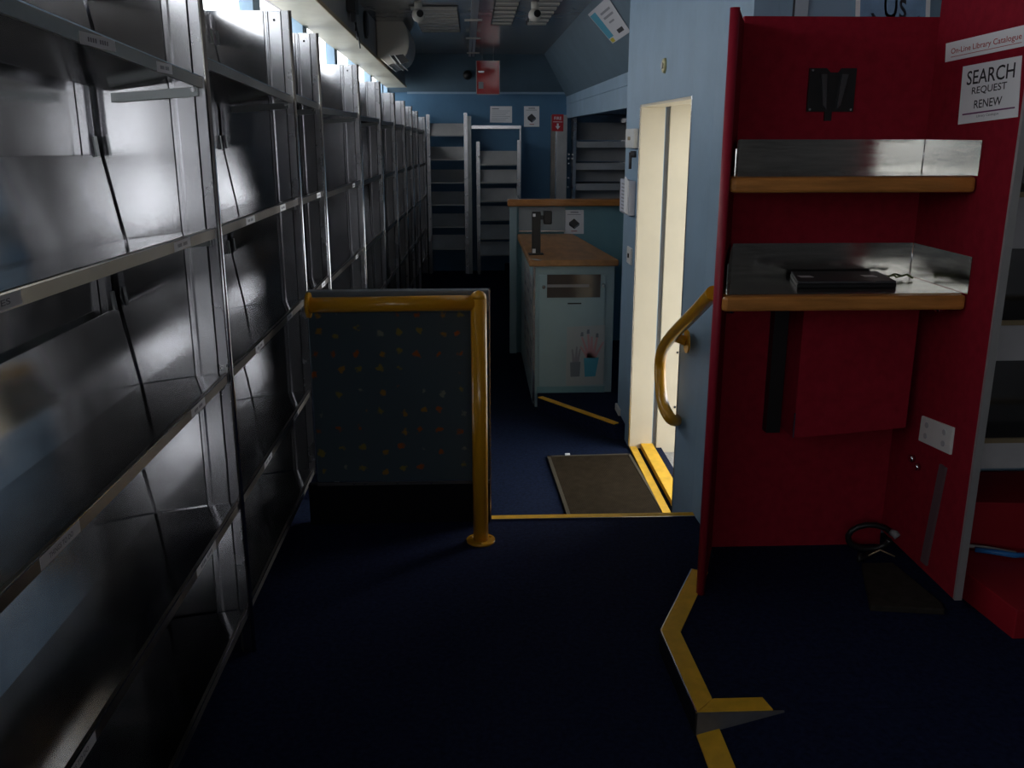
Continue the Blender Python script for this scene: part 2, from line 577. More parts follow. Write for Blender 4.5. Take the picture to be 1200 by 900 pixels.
for z in (.05, .38, .62, 1.02):
    MB().cyl((1.17 + .05 * (z > .5), DY1 - .004, z), (0, -1, 0), .007, .002, 10).build('bolt_hole', BLACK, d1)
MB().cyl((1.12, DY1 - .004, -.02), (0, -1, 0), .008, .002, 10).build('bolt_hole', BLACK, d1)
# outside skin beyond the passage, closing the wall cavity
sk = MB()
sk.box(1.44, 1.47, 3.30, DY0, -.4, CEIL_Z)
sk.box(1.44, 1.47, DY1, 5.68, -.4, CEIL_Z)
sk.box(1.44, 1.47, DY0, DY1, DZ + .02, CEIL_Z)
sk.box(DW + .14, 1.47, 5.56, 5.62, WELL - .1, CEIL_Z)
struct(sk, 'wall_skin', CREAM)

# front part of the vehicle behind and beside the camera
struct(box(DW + .141, 2.45, 3.30, 3.36, -.1, CEIL_Z), 'wall_partition', BLUE)
struct(box(2.40, 2.47, -2.1, 3.36, -.3, CEIL_Z), 'wall_right', mat('charcoal_board', (.06, .06, .062), .6))
rw = MB()
ADDED_WINDOWS = [(-1.05, -.45, 1.40, 2.2), (.35, .80, 1.05, 1.95)]  # unseen windows added behind the camera for frontal light and corner highlights
rw.box(-1.2, 2.47, -2.12, -2.02, -.3, 1.05)
rw.box(-1.2, 2.47, -2.12, -2.02, 2.20, CEIL_Z)
rw.box(-1.2, -1.05, -2.12, -2.02, 1.05, 2.20)
rw.box(-1.05, -.45, -2.12, -2.02, 1.05, 1.40)
rw.box(-.45, .35, -2.12, -2.02, 1.05, 2.20)
rw.box(.35, .80, -2.12, -2.02, 1.95, 2.20)
rw.box(.80, 2.47, -2.12, -2.02, 1.05, 2.20)
struct(rw, 'wall_rear', GREYBOARD)
for wi, (RX0, RX1, RZ0, RZ1) in enumerate(ADDED_WINDOWS):
    w = struct(box(RX0, RX1, -2.08, -2.075, RZ0, RZ1), 'window_%d' % (20 + wi), GLASS)  # helper pane added for its daylight, not a known window
    m = MB()
    m.box(RX0, RX0 + .03, -2.10, -2.03, RZ0, RZ1); m.box(RX1 - .03, RX1, -2.10, -2.03, RZ0, RZ1)
    m.box(RX0 + .03, RX1 - .03, -2.10, -2.03, RZ0, RZ0 + .03); m.box(RX0 + .03, RX1 - .03, -2.10, -2.03, RZ1 - .03, RZ1)
    m.build('window_frame', ALU, w)
struct(box(-14, 16, -10, 24, -1.35, -1.25), 'ground', GROUND)

# partition cover seam and lighter sheet above the red desk
pa = struct(box(1.097, 1.14, 3.288, 3.299, 1.9, CEIL_Z), 'trim_12', mat('pale_blue_sheet', (.40, .47, .54), .45, noise=.05))
box(1.090, 1.096, 3.294, 3.299, 1.9, CEIL_Z).build('dark_seam', DKGREY, pa)


# ================================================================== LEFT SHELVING BAYS
def fx(y):                       # x of the shelf fronts; the row closes in slightly towards the far end
    return -.72 if y < 4.6 else -.72 + .0139 * (y - 4.6)


def ztop(y): return 2.07 if y < 4 else 2.07 - .031 * (y - 4)
def zoff(y): return 0.0 if y < 4 else -.012 * (y - 4)


DIV = [1.15, 2.65, 3.92, 4.58, 5.96, 7.15, 8.24, 9.25, 10.12, 10.98, 12.30]
LEVELS = [1.745, 1.342, .920, .512, .150]
BAYLAB = [
    'wide aluminium shelf bay with title stickers, closest to the ramp, first of the left row',
    'aluminium shelf bay beside the upholstered step guard, second of the left row',
    'narrow aluminium shelf bay just behind the yellow-railed step guard',
    'aluminium shelf bay opposite the doorway, fourth of the left row',
    'aluminium shelf bay across from the front of the wood-topped counter, fifth of the left row',
    'aluminium shelf bay across from the back of the counter, sixth of the left row',
    'aluminium shelf bay under the white air conditioner, seventh of the left row',
    'dim aluminium shelf bay past the air conditioner, eighth of the left row',
    'dim aluminium shelf bay, last but one of the left row',
    'dim aluminium shelf bay meeting the far blue wall, last of the left row']


RAISE = {(0, 1): .022, (0, 0): .085, (1, 0): .055, (2, 0): .02}


def slab(O, A, Bv, t):
    """sheet with edges O->A and O->B, thickness t"""
    O, A, Bv = Vector(O), Vector(A), Vector(Bv)
    n = (A - O).cross(Bv - O).normalized()
    return MB().prism([O, A, A + (Bv - O), Bv], n * t)


def label_sticker(xf, y0, y1, z, text, h=.026):
    m = MB().prism([(xf, y0, z), (xf, y1, z), (xf, y1, z + h), (xf, y0, z + h)], (.0012, 0, 0))
    m.mi = 1
    if text == 'bars':
        n = 9
        for k in range(n):
            if k == 4: continue
            a = y0 + (y1 - y0) * (.2 + .6 * k / n)
            m.prism([(xf + .0012, a, z + h * .32), (xf + .0012, a + (y1 - y0) * .04, z + h * .32), (xf + .0012, a + (y1 - y0) * .04, z + h * .68), (xf + .0012, a, z + h * .68)], (.0003, 0, 0))
    elif text:
        m.text(text, (xf + .0012, y0 + (y1 - y0) * .2, z + h * .3), Y3, Z3, (y1 - y0) * .6, h * .42)
    return m


def make_bay(i):
    y0, y1 = DIV[i], DIV[i + 1]
    f0, f1 = fx(y0), fx(y1)
    zt, zo = ztop(y1), zoff(y1)
    zbot = 0.0 if y1 < 4 else WELL
    near = i < 4
    yb = y0 + .021
    t = thing('shelving_bay', BAYLAB[i], 'shelving', ((f0 + f1) / 2 - .17, (y0 + y1) / 2, zbot), 'aluminium shelf bays along the left wall')
    bx = -.325
    # back sheet
    slab((f0 + bx, yb, zbot), (f1 + bx, y1 - .006, zbot), (f0 + bx, yb, zt), -.004).build('back_sheet', ALU_SHEET, t)
    # divider at the far end with channel, front strip and rounded edge
    dv = box(f1 + bx, f1, y1 - .002, y1 + .003, zbot, zt).build('divider', ALU_SHEET, t)
    c = MB()
    c.box(f1 - .088, f1 - .084, y1 - .018, y1 - .002, zbot, zt - .004)
    c.box(f1 - .036, f1 - .033, y1 - .018, y1 - .002, zbot, zt - .004)
    c.box(f1 - .084, f1 - .036, y1 - .007, y1 - .002, zbot, zt - .004)
    c.build('channel', ALU_EDGE, dv)
    MB().box(f1 - .100, f1 - .092, y1 - .006, y1 - .002, zbot, zt).build('seam_strip', ALU_EDGE, dv)
    c = MB().box(f1 - .030, f1 - .004, y1 - .010, y1 - .002, zbot, zt)
    c.build('front_strip', ALU, dv)
    MB().tube([(f1 + .001, y1 - .004, zbot), (f1 + .001, y1 - .004, zt)], .008, 8).build('front_edge', ALU_EDGE, dv)
    box(f1 - .03, f1 - .004, y1 + .003, y1 + .018, zbot, zt).build('return_flange', DARK_STEEL, dv)
    for xx in (-.0905, -.0315, -.1025):
        box(f1 + xx - .0016, f1 + xx + .0016, y1 - .0045, y1 - .002, zbot, zt).build('dark_seam', DKGREY, dv)
    if near:
        MB().cyl((f1 - .06, y1 - .007, zt - .035), (0, -1, 0), .005, .002, 8).build('rivet', BLACK, dv)
    # upright post in the rear corner that the shelves hook on to
    c = MB().box(f1 + bx + .002, f1 + bx + .020, y1 - .075, y1 - .072, zbot, zt - .01)
    c.box(f1 + bx + .002, f1 + bx + .020, y1 - .033, y1 - .030, zbot, zt - .01)
    c.box(f1 + bx + .002, f1 + bx + .006, y1 - .072, y1 - .033, zbot, zt - .01)
    c.build('rear_post', ALU_EDGE, t)
    for k, L in enumerate(LEVELS):
        z = L + zo
        if i == 2 and k == 4: pass
        ys, ye = yb + .003, y1 - .012
        up = RAISE.get((i, k), 0.0)
        g0, g1 = fx(ys), fx(ye)
        zbk = z - .033                       # rear of the shelf is lower than its front
        sh = slab((g0 - .264, ys, zbk + up), (g1 - .264, ye, zbk), (g0 - .016, ys, z + up), -.003).build('shelf', ALU_SHEET, t)
        MB().prism([(g0 - .016, ys, z + .004 + up), (g1 - .016, ye, z + .004), (g1 - .008, ye, z + .004), (g0 - .008, ys, z + .004 + up)], (0, 0, -.030)).build('front_lip', ALU_LIP, sh)
        MB().prism([(g0 - .0078, ys, z + .004 + up), (g1 - .0078, ye, z + .004), (g1 - .0055, ye, z + .004), (g0 - .0055, ys, z + .004 + up)], (0, 0, -.003)).build('lip_bead', ALU_EDGE, sh)
        # leaning display plate at the rear, a finger short of the divider
        slab((g0 - .262, ys, zbk + up), (g1 - .262, ye - .004, zbk), (g0 - .300, ys, zbk + .235 + up), -.003).build('rear_plate', ALU_SHEET, sh)
        # support rail under the far end
        MB().prism([(g1 - .25, ye - .004, zbk - .006), (g1 - .02, ye - .004, z - .022), (g1 - .02, ye - .004, z - .046), (g1 - .25, ye - .004, zbk - .03)], (0, -.012, 0)).build('bracket', DARK_STEEL, sh)
        if near:
            MB().cyl((g1 - .03, ye - .016, z - .03), (0, -1, 0), .006, .006, 8).build('bolt', ALU_EDGE, sh)
            MB().prism([(g1 - .299, ye - .022, zbk + .232), (g1 - .293, ye - .022, zbk + .232), (g1 - .297, ye - .022, zbk + .285), (g1 - .303, ye - .022, zbk + .285)], (0, -.020, 0)).build('clip', DARK_STEEL, sh)
        if i == 0:
            spec = {0: [(1.845, 2.02, 'bars'), (2.27, 2.38, 'bars')], 1: [(1.30, 1.49, 'PLACES'), (2.27, 2.40, 'bars')],
                    2: [(1.427, 1.585, 'THINGS TO DO'), (2.28, 2.40, 'bars')], 3: [(1.36, 1.535, 'THINGS TO DO'), (2.20, 2.38, 'bars')], 4: []}[k]
            for a, b_, tx in spec:
                label_sticker(f1 - .008, a, b_, z - .024 + up * (ye - (a + b_) / 2) / (ye - ys), tx, .023).build('title_sticker', [WHITE, INK_GREY], sh, label='white paper title sticker')
        elif i in (1, 2, 3) and k in (1, 2, 3):
            a = y1 - .30 * (y1 - y0)
            label_sticker(g1 - .008, a, a + .10, z - .024, 'bars', .022).build('title_sticker', [WHITE, INK_GREY], sh, label='white paper title sticker')
            if i == 1:
                a = y0 + .35
                label_sticker(g1 - .008, a, a + .12, z - .024, 'bars', .022).build('title_sticker', [WHITE, INK_GREY], sh, label='white paper title sticker')
    return t


for i in range(10):
    make_bay(i)

# ================================================================== STEP GUARD AND YELLOW RAIL
PX0, PX1 = -.665, .056
g = thing('step_guard', 'dark upholstered guard panel with small rust motifs at the step edge', 'panel', ((PX0 + PX1) / 2, STEP_Y - .03, 0))
box(PX0, PX1, STEP_Y - .05, STEP_Y - .012, .19, .915).build('cushion', MOTIF, g, .008)
box(PX0, PX1, STEP_Y - .058, STEP_Y - .006, .915, 1.0).build('top_trim', mat('grey_trim_board', (.16, .19, .22), .5), g, .004)
box(PX0 - .04, PX1, STEP_Y - .046, STEP_Y - .014, 0, .178).build('kick_board', BLACK_CARPET, g)
box(PX0, PX1, STEP_Y - .056, STEP_Y - .05, .178, .190).build('bottom_strip', DKGREY, g)
for px in (415, 428, 466, 505):
    p = at_y(px, 568, STEP_Y - .056)
    MB().cyl((p.x, STEP_Y - .056, .184), (0, -1, 0), .004, .002, 8).build('screw', ALU_EDGE, g)
box(PX1, PX1 + .006, STEP_Y - .055, STEP_Y - .008, 0, 1.0).build('edge_strip', ALU_EDGE, g)

PY = 3.44
r = thing('guard_rail', 'yellow tubular rail with floor flange in front of the upholstered guard', 'railing', (.015, PY, 0))
pts = [(.015, PY, .008), (.015, PY, .955)]
MB().tube([(.015, PY, .008), (.015, PY, 1.0)], .031, 20).build('post', YELLOW, r)
MB().tube([(.015, PY, 1.0), (.015, PY, 1.014), (.015, PY, 1.024), (.015, PY, 1.03)], [.031, .028, .018, .002], 20).build('post_cap', YELLOW, r)
MB().tube([(-.62, PY, .978), (.0, PY, .983)], .029, 20).build('top_rail', YELLOW, r)
m = MB().tube([(-.632, PY, .978), (-.618, PY, .978)], .048, 20)
m.build('wall_flange', YELLOW, r)
m = MB().cyl((.015, PY, 0.0), (0, 0, 1), .058, .009, 28)
fl = m.build('floor_flange', YELLOW, r)
for k in range(3):
    a = .5 + k * 2.1
    MB().cyl((.015 + .045 * math.cos(a), PY + .045 * math.sin(a), .009), (0, 0, 1), .006, .004, 8).build('screw', YELLOW, fl)

# door mat let into the aisle floor
c = [at_z(641, 536, WELL), at_z(662.5, 600, WELL), at_z(784, 600, WELL), at_z(750, 534, WELL)]
u = (c[0] - c[1]).normalized()
rt = Vector((u.y, -u.x, 0))
A0 = c[1] - u * .12
WM, LM = .485, (c[0] - c[1]).length + .12
mt = thing('door_mat', 'brown ribbed entrance mat in an aluminium frame by the doorway', 'mat', A0 + rt * WM / 2 + u * LM / 2)
MB().plate(A0, rt, u, WM, LM, .006).build('base', MATBROWN, mt)
ribs = MB()
n = 58
for k in range(n):
    s = .018 + (WM - .036) * k / n
    ribs.plate(A0 + rt * s + u * .018 + Z3 * .006, rt, u, .004, LM - .036, .005)
o = ribs.build('ribs', MATBROWN, mt)
o['kind'] = 'stuff'
fr = MB()
fr.plate(A0 + Z3 * .001, rt, u, .018, LM, .010)
fr.plate(A0 + u * (LM - .016) + Z3 * .001, rt, u, WM, .016, .010)
fr.plate(A0 + rt * (WM - .014) + Z3 * .001, rt, u, .014, LM, .010)
fr.build('frame', mat('dull_frame', (.10, .085, .06), .5, .4), mt)
p = at_z(665, 535, WELL)
tag(MB().box(p.x - .014, p.x + .014, p.y - .008, p.y + .008, WELL + .010, WELL + .018).build('offcut', WHITE), 'tiny white scrap lying at the back edge of the entrance mat', 'scrap')

# handrail on the door wall
HXr = .835
pp = [at_x(836, 343, HXr), at_x(812, 369, HXr), at_x(793, 387, HXr), at_x(781, 401, HXr), at_x(775, 413, HXr), at_x(773, 430, HXr), at_x(774, 455, HXr), at_x(776, 470, HXr), at_x(780, 482, HXr)]
end = at_x(789, 492, DW)
pp += [Vector((HXr + .02, pp[-1].y - .05, pp[-1].z - .03)), Vector((.936, end.y, end.z))]
# smooth the path a little
for _ in range(2):
    q = [pp[0]]
    for a, b in zip(pp, pp[1:]):
        q += [a * .75 + b * .25, a * .25 + b * .75]
    q.append(pp[-1]); pp = q
h = thing('grab_rail', 'bent yellow grab rail fixed to the blue wall beside the doorway', 'railing', (DW, 3.8, .35))
MB().tube(pp, .026, 16).build('tube', YELLOW, h)
f1 = at_x(806, 400, DW)
MB().tube([(HXr, f1.y + .03, f1.z + .02), (DW - .006, f1.y, f1.z)], .020, 12).build('bracket', YELLOW, h)
MB().cyl((DW - .008, f1.y, f1.z), (1, 0, 0), .050, .008, 24).build('wall_flange', YELLOW, h)
MB().cyl((.928, end.y, end.z), (1, 0, 0), .035, .012, 24).build('wall_flange', YELLOW, h)

# fittings on the strip of blue wall past the doorway
def wall_box(name, px0, py0, px1, py1, depth, m, label, cat, parts=None):
    a = at_x(px0, py0, DW); b = at_x(px1, py1, DW)
    y0, y1 = min(a.y, b.y), max(a.y, b.y)
    z0, z1 = min(a.z, b.z), max(a.z, b.z)
    t = thing(name, label, cat, (DW, (y0 + y1) / 2, z0))
    box(DW - depth, DW, y0, y1, z0, z1).build('body', m, t, .004)
    return t, y0, y1, z0, z1


t, y0, y1, z0, z1 = wall_box('intercom', 739, 151, 748, 174, .028, WHITE_PL, 'white switch box at head height beside the doorway', 'switch')
for k in range(2):
    MB().cyl((DW - .028, (y0 + y1) / 2 + .02 - .04 * k, (z0 + z1) / 2), (-1, 0, 0), .010, .006, 12).build('button', BRASS, t)
p = at_x(745, 185, DW)
t = thing('door_lever', 'dark lever handle on the blue wall under the white switch box', 'lever', (DW, p.y, p.z - .05))
MB().cyl((DW, p.y, p.z + .02), (-1, 0, 0), .018, .03, 14).build('spindle', DKGREY, t)
MB().tube([(DW - .03, p.y, p.z + .03), (DW - .03, p.y, p.z - .06)], .009, 10).build('handle', DKGREY, t)
t, y0, y1, z0, z1 = wall_box('leaflet_holder', 734, 209, 744, 253, .035, mat('pale_leaflets', (.50, .52, .60), .6), 'white leaflet holder filled with printed sheets beside the doorway', 'holder')
for k in range(4):
    box(DW - .043 + .0015 * k, DW - .036, y0 + .02 + .03 * k, y0 + .07 + .03 * k, z0 + .01, z1 + .006 * k).build('leaflet', WHITE, t)
for k in range(9):
    box(DW - .0362, DW - .0352, y0 + .05, y1 - .06, z1 - .03 - .02 * k, z1 - .022 - .02 * k).build('print_line', INK_GREY, t)
t, y0, y1, z0, z1 = wall_box('light_switch', 737, 288, 741, 311, .012, WHITE_PL, 'slim white light switch low on the blue wall beside the doorway', 'switch')
box(DW - .018, DW - .012, (y0 + y1) / 2 - .012, (y0 + y1) / 2 + .012, (z0 + z1) / 2 - .012, (z0 + z1) / 2 + .012).build('rocker', BLACK, t)
t, y0, y1, z0, z1 = wall_box('cable_cover', 723.5, 472, 727, 500, .015, WHITE_PL, 'short pale plastic cable cover at the foot of the blue wall', 'cover')
p = at_x(779.5, 77, DW)
t = thing('bell_push', 'round yellowed push button on the blue wall above the doorway', 'button', (DW, p.y, p.z))
MB().cyl((DW, p.y, p.z), (-1, 0, 0), .036, .012, 24, .03).build('bezel', mat('yellowed_plastic', (.52, .48, .25), .4), t)
MB().cyl((DW - .012, p.y, p.z), (-1, 0, 0), .014, .006, 16).build('button', OFFWHITE, t)

# ================================================================== RED CATALOGUE DESK
RB = 3.20
rbl, rbr = Vector((.900, RB, PLAT)), Vector((1.555, RB, PLAT))
rfl = Vector((.778, 2.83, PLAT))
rfr = Vector((1.556, 2.655, PLAT))
RT_Z = 1.955
desk = thing('catalogue_desk', 'tall dark red catalogue stand with two wood-fronted steel-lined shelves', 'desk', (1.2, 3.0, PLAT))


def vpanel(a, b, z0, z1, t):
    a, b = Vector(a), Vector(b)
    d = (b - a).normalized()
    n = Vector((d.y, -d.x, 0))
    return MB().prism([(a.x, a.y, z0), (b.x, b.y, z0), (b.x, b.y, z1), (a.x, a.y, z1)], n * t)


vpanel(rbl, rbr, PLAT, RT_Z + .02, -.02).build('back_panel', RED, desk)
sd = vpanel(rfl, rbl, PLAT, RT_Z, -.022).build('side_panel', RED, desk)
d = (rfl - rbl).normalized()
nl = Vector((d.y, -d.x, 0))
MB().tube([(rfl.x - .011, rfl.y + .004, PLAT), (rfl.x - .011, rfl.y + .004, RT_Z)], .0145, 14).build('edge_band', RED_EDGE, sd)
rp = vpanel(rbr + Z3 * 0, rfr, PLAT + .06, CEIL_Z - .002, -.02).build('side_panel', RED, desk)
ur = (rfr - rbr).normalized()
nr = ur.cross(Z3)          # faces the shelves
MB().prism([rfr + Z3 * .06, rfr + ur * .012 + Z3 * .06, rfr + ur * .012 - nr * .024 + Z3 * .06, rfr - nr * .024 + Z3 * .06], (0, 0, CEIL_Z - PLAT - .062)).build('edge_strip', ALU_DULL, rp)


def desk_shelf(z, lh, fy, fl, fr_, liner_r_drop):
    """timber fronted shelf, stainless liner standing up behind"""
    th = .048
    Lf, Rf = Vector((fl, fy, z)), Vector((fr_, fy, z))
    Lb, Rb = Vector((rbl.x + .004, RB - .003, z)), Vector((rbr.x - .004, RB - .003, z))
    s = MB().prism([Lf + Vector((.03, .031, 0)), Rf + Vector((0, .031, 0)), Rb, Lb, Lf + Vector((.016, .06, 0))], (0, 0, .018)).build('shelf', WOOD, desk)
    MB().prism([Lf + Vector((.0, .012, -th + .018)), Lf + Vector((.02, 0, -th + .018)), Rf + Vector((0, 0, -th + .018)), Rf + Vector((.0, .03, -th + .018)), Lf + Vector((.02, .03, -th + .018))], (0, 0, th)).build('timber_edge', WOOD, s, .010)
    top = z + .0185
    Lf2 = Lf + Vector((.03, .03, 0)); Rf2 = Rf + Vector((-.003, .03, 0))
    MB().prism([(Lf2.x, Lf2.y, top), (Rf2.x, Rf2.y, top), (Rb.x - .003, Rb.y, top), (Lb.x + .003, Lb.y, top)], (0, 0, .002)).build('steel_surface', STEEL, s)
    # liner: left, back and right upstands
    zz = z + .02
    ln = MB().prism([(Lb.x, Lb.y, zz), (Rb.x, Rb.y, zz), (Rb.x, Rb.y, zz + lh), (Lb.x, Lb.y, zz + lh)], (0, -.003, 0))
    ln.build('back_liner', STEEL, s)
    a = Vector((Lf.x + .025, Lf.y + .09, zz)); b = Vector((Lb.x, Lb.y - .004, zz))
    a.x += .012
    dd = (b - a).normalized(); nn = Vector((dd.y, -dd.x, 0))
    MB().prism([a, b, b + Z3 * lh, b * .3 + a * .7 + Z3 * (lh), a + Z3 * lh * .75], nn * .003).build('side_liner', STEEL, s)
    e = rbr + ur * ((fy - RB) / (rfr.y - RB) * (rfr - rbr).length)
    e = Vector((e.x, e.y, zz)) + nr * .002
    b = Vector((rbr.x, rbr.y, zz)) + nr * .002 + ur * .002
    MB().prism([b, e, e + Z3 * (lh - liner_r_drop), b + Z3 * lh], nr * .003).build('side_liner', STEEL, s)
    bead = MB().tube([Vector((rbr.x - .004, RB - .007, zz)), Vector((rbr.x - .004, RB - .007, zz + lh))], .003, 6)
    bead.build('corner_bead', ALU_EDGE, s)
    for q in (.03, .98):
        p = b.lerp(e, q) + Z3 * (lh - .012 - liner_r_drop * q) + nr * .004
        MB().cyl(p, nr, .003, .002, 8).build('rivet', ALU_EDGE, s)
    return s


desk_shelf(1.455, .107, 2.83, .782, 1.550, 0)
s2 = desk_shelf(1.092, .118, 2.80, .770, 1.550, .0)
# knee box under the lower shelf with a cable slot beside it
bx0, bx1, byf = 1.115, 1.515, 3.02
m = MB().prism([(bx0, byf, .565), (bx1, byf, .60), (bx1, byf, 1.04), (bx0, byf, 1.04)], (0, RB - byf - .003, 0))
m.build('knee_box', RED, desk, .003)
box(bx0 - .055, bx0 - .004, RB - .05, RB - .004, .545, 1.075).build('cable_slot', BLACK, desk)
box(bx0 - .003, bx0 + .001, byf - .002, byf + .004, .57, .66).build('slot_edge', ALU_EDGE, desk)
# trim strip and bolts low on the right-hand panel
def on_right_panel(px, py): return on_plane(px, py, rbr + nr * .001, nr)


a, b = on_right_panel(1107, 546), on_right_panel(1084, 660)
uu = ur
MB().prism([b - uu * .02, b + uu * .02, a + uu * .02, a - uu * .02], nr * .008).build('trim_strip', STRIPGREY, desk)
for px, py in ((1071, 537), (1077, 547)):
    p = on_right_panel(px, py)
    MB().cyl(p, nr, .014, .016, 6).build('bolt', ALU_EDGE, desk)
for k in range(2):
    p = Vector((.82 + .68 * k, 2.87, 1.061))
    MB().cyl(p, (0, 0, -1), .012, .015, 10).build('shelf_screw', ALU, desk)

# bracket, laptop, keys
a, b = at_y(948, 80, RB), at_y(998, 131, RB)
t = thing('monitor_bracket', 'black v-notched metal wall bracket on the red stand', 'bracket', ((a.x + b.x) / 2, RB, b.z))
x0, x1, z0, z1 = a.x, b.x, b.z, a.z
w_ = x1 - x0; h_ = z1 - z0
yb = RB - .002
MB().prism([(x0, yb, z0), (x1, yb, z0), (x1, yb, z1), (x0 + .68 * w_, yb, z1), (x0 + .62 * w_, yb, z1 - .10 * h_), (x0 + .44 * w_, yb, z1 - .10 * h_), (x0 + .36 * w_, yb, z1), (x0, yb, z1)], (0, -.010, 0)).build('plate', BLACK, t)
MB().prism([(x0 + .34 * w_, yb - .01, z1 - .02), (x0 + .38 * w_, yb - .01, z0 + .06 * h_), (x0 + .30 * w_, yb - .01, z0 + .02), (x0 + .22 * w_, yb - .01, z1 - .02)], (0, -.016, 0)).build('jaw', DKGREY, t)
MB().prism([(x0 + .66 * w_, yb - .01, z1 - .02), (x0 + .60 * w_, yb - .01, z0 + .06 * h_), (x0 + .68 * w_, yb - .01, z0 + .02), (x0 + .80 * w_, yb - .01, z1 - .02)], (0, -.016, 0)).build('jaw', DKGREY, t)
MB().box(x0 + .40 * w_, x0 + .55 * w_, yb - .008, yb, z0 - .03, z0).build('tongue', BLACK, t)
for fx_, fz_ in ((.06, .95), (.06, .05), (.94, .05)):
    MB().cyl((x0 + fx_ * w_, yb - .010, z0 + fz_ * h_), (0, -1, 0), .004, .002, 8).build('screw', ALU_EDGE, t)

ST = 1.092 + .0205
lp = thing('laptop', 'closed black laptop with two small white stickers on the lower shelf', 'laptop', (1.22, 3.03, ST))
P = [at_z(931, 347, ST), at_z(1049, 347, ST), at_z(1018, 325, ST), at_z(937, 326, ST)]
P = [Vector((1.055, 2.94, ST)), Vector((1.385, 2.935, ST)), Vector((1.42, 3.165, ST)), Vector((1.11, 3.17, ST))]
MB().prism(P, (0, 0, .014)).build('base', BLACK, lp, .003)
Q = [p + Vector((0, 0, .0145)) for p in P]
cc = sum(Q, Vector()) / 4
lid = MB().prism([cc + (q - cc) * .99 for q in Q], (0, 0, .008)).build('lid', DKGREY, lp, .003)
zl = ST + .0228
for (s, t_) in ((.12, .45), (.80, .48)):
    q = (P[0].lerp(P[1], s)).lerp(P[3].lerp(P[2], s), t_)
    box(q.x - .022, q.x + .022, q.y - .02, q.y + .02, zl, zl + .0006).build('sticker', WHITE, lid)
k = thing('wire_offcut', 'small olive twist of loose wire lying on the lower steel shelf', 'wire', (1.45, 3.12, ST))
pts = [Vector((1.42 + .02 * j + .012 * math.sin(j * 2.3), 3.10 + .02 * math.cos(j * 1.7), ST + .006 + .012 * abs(math.sin(j * 1.3)))) for j in range(6)]
MB().tube(pts, .004, 6).build('strand', GREENW, k)
pts = [Vector((1.40 + .018 * j, 3.12 + .022 * math.sin(j * 1.9), ST + .006 + .014 * abs(math.cos(j)))) for j in range(6)]
MB().tube(pts, .0035, 6).build('strand', mat('dull_green', (.05, .07, .03), .5), k)


# signs on the right-hand panel
def panel_quad(c4, plane):
    return [plane(*p) for p in c4]


def sign_on(name, label, cat, c4, plane, n, base, items, thick=.0015):
    """c4 = pixel corners (tl, tr, br, bl); items = callables adding print"""
    tl, tr, br, bl = panel_quad(c4, plane)
    t = thing(name, label, cat, (tl + tr + br + bl) / 4 - Z3 * (tl - bl).length / 2)
    n = Vector(n).normalized()
    MB().prism([bl, br, tr, tl], n * thick).build('sheet', base, t)
    def pt(u_, v_): return bl.lerp(br, u_).lerp(tl.lerp(tr, u_), v_) + n * (thick + .0003)
    for it in items:
        it(pt, t, (br - bl), (tl - bl))
    return t


def it_text(body, u0, u1, v0, v1, m, name='lettering', shear=0.0):
    def f(pt, t, U, V):
        O = pt(u0, v0)
        u_, v_ = pt(u1, v0) - O, pt(u0, v1) - O
        w, h = u_.length, v_.length
        mb = MB()
        mb.text(body, (0, 0, 0), X3, Y3, 1, 1, 0, shear)
        for q in mb.bm.verts:
            a, b_ = q.co.x, q.co.y
            q.co = O + u_ * a + v_ * b_
        mb.build(name, m, t)
    return f


def it_rect(u0, u1, v0, v1, m, name='print_block'):
    def f(pt, t, U, V):
        mb = MB()
        vs = [pt(u0, v0), pt(u1, v0), pt(u1, v1), pt(u0, v1)]
        mb._f([mb.bm.verts.new(q) for q in vs])
        mb.build(name, m, t)
    return f


def it_poly(pts, m, name='print_block', lift=0.0):
    def f(pt, t, U, V):
        mb = MB()
        n = U.cross(V).normalized()
        mb._f([mb.bm.verts.new(pt(*q) + n * lift) for q in pts])
        mb.build(name, m, t)
    return f


rpl = lambda x, y: on_plane(x, y, rbr + nr * .0012, nr)
sign_on('catalogue_sign', 'long white strip sign with red serif words On-Line Library Catalogue', 'sign',
        [(1109, 51), (1206, 28), (1206, 53), (1108, 73)], rpl, nr, WHITE,
        [it_text('On-Line Library Catalogue', .08, .93, .28, .66, REDINK), it_rect(.08, .93, .19, .22, REDINK, 'underline')])
sign_on('search_sign', 'square white sign reading SEARCH REQUEST RENEW on the red panel', 'sign',
        [(1129, 78), (1198, 65), (1193, 137), (1123, 146)], rpl, nr, WHITE,
        [it_text('SEARCH', .10, .91, .66, .90, INK), it_text('REQUEST', .21, .80, .47, .61, INK), it_text('RENEW', .27, .74, .24, .38, INK),
         it_rect(.07, .95, .150, .175, PURPLEINK, 'rule'), it_text('Library Catalogue', .33, .70, .07, .125, INK_GREY)])
# power outlet
t = thing('power_outlet', 'white double power outlet plate low on the red panel', 'outlet', rpl(1100, 533))
q = [rpl(1083, 487), rpl(1120, 501), rpl(1116, 533), rpl(1079, 516)]
MB().prism([q[3], q[2], q[1], q[0]], nr * .010).build('plate', WHITE_PL, t, .003)
for (s, v_) in ((.22, .30), (.22, .72), (.78, .30), (.78, .72)):
    p = q[3].lerp(q[2], s).lerp(q[0].lerp(q[1], s), v_) + nr * .010
    MB().cyl(p, nr, .010, .003, 10).build('socket', mat('socket_grey', (.42, .42, .44), .4), t)

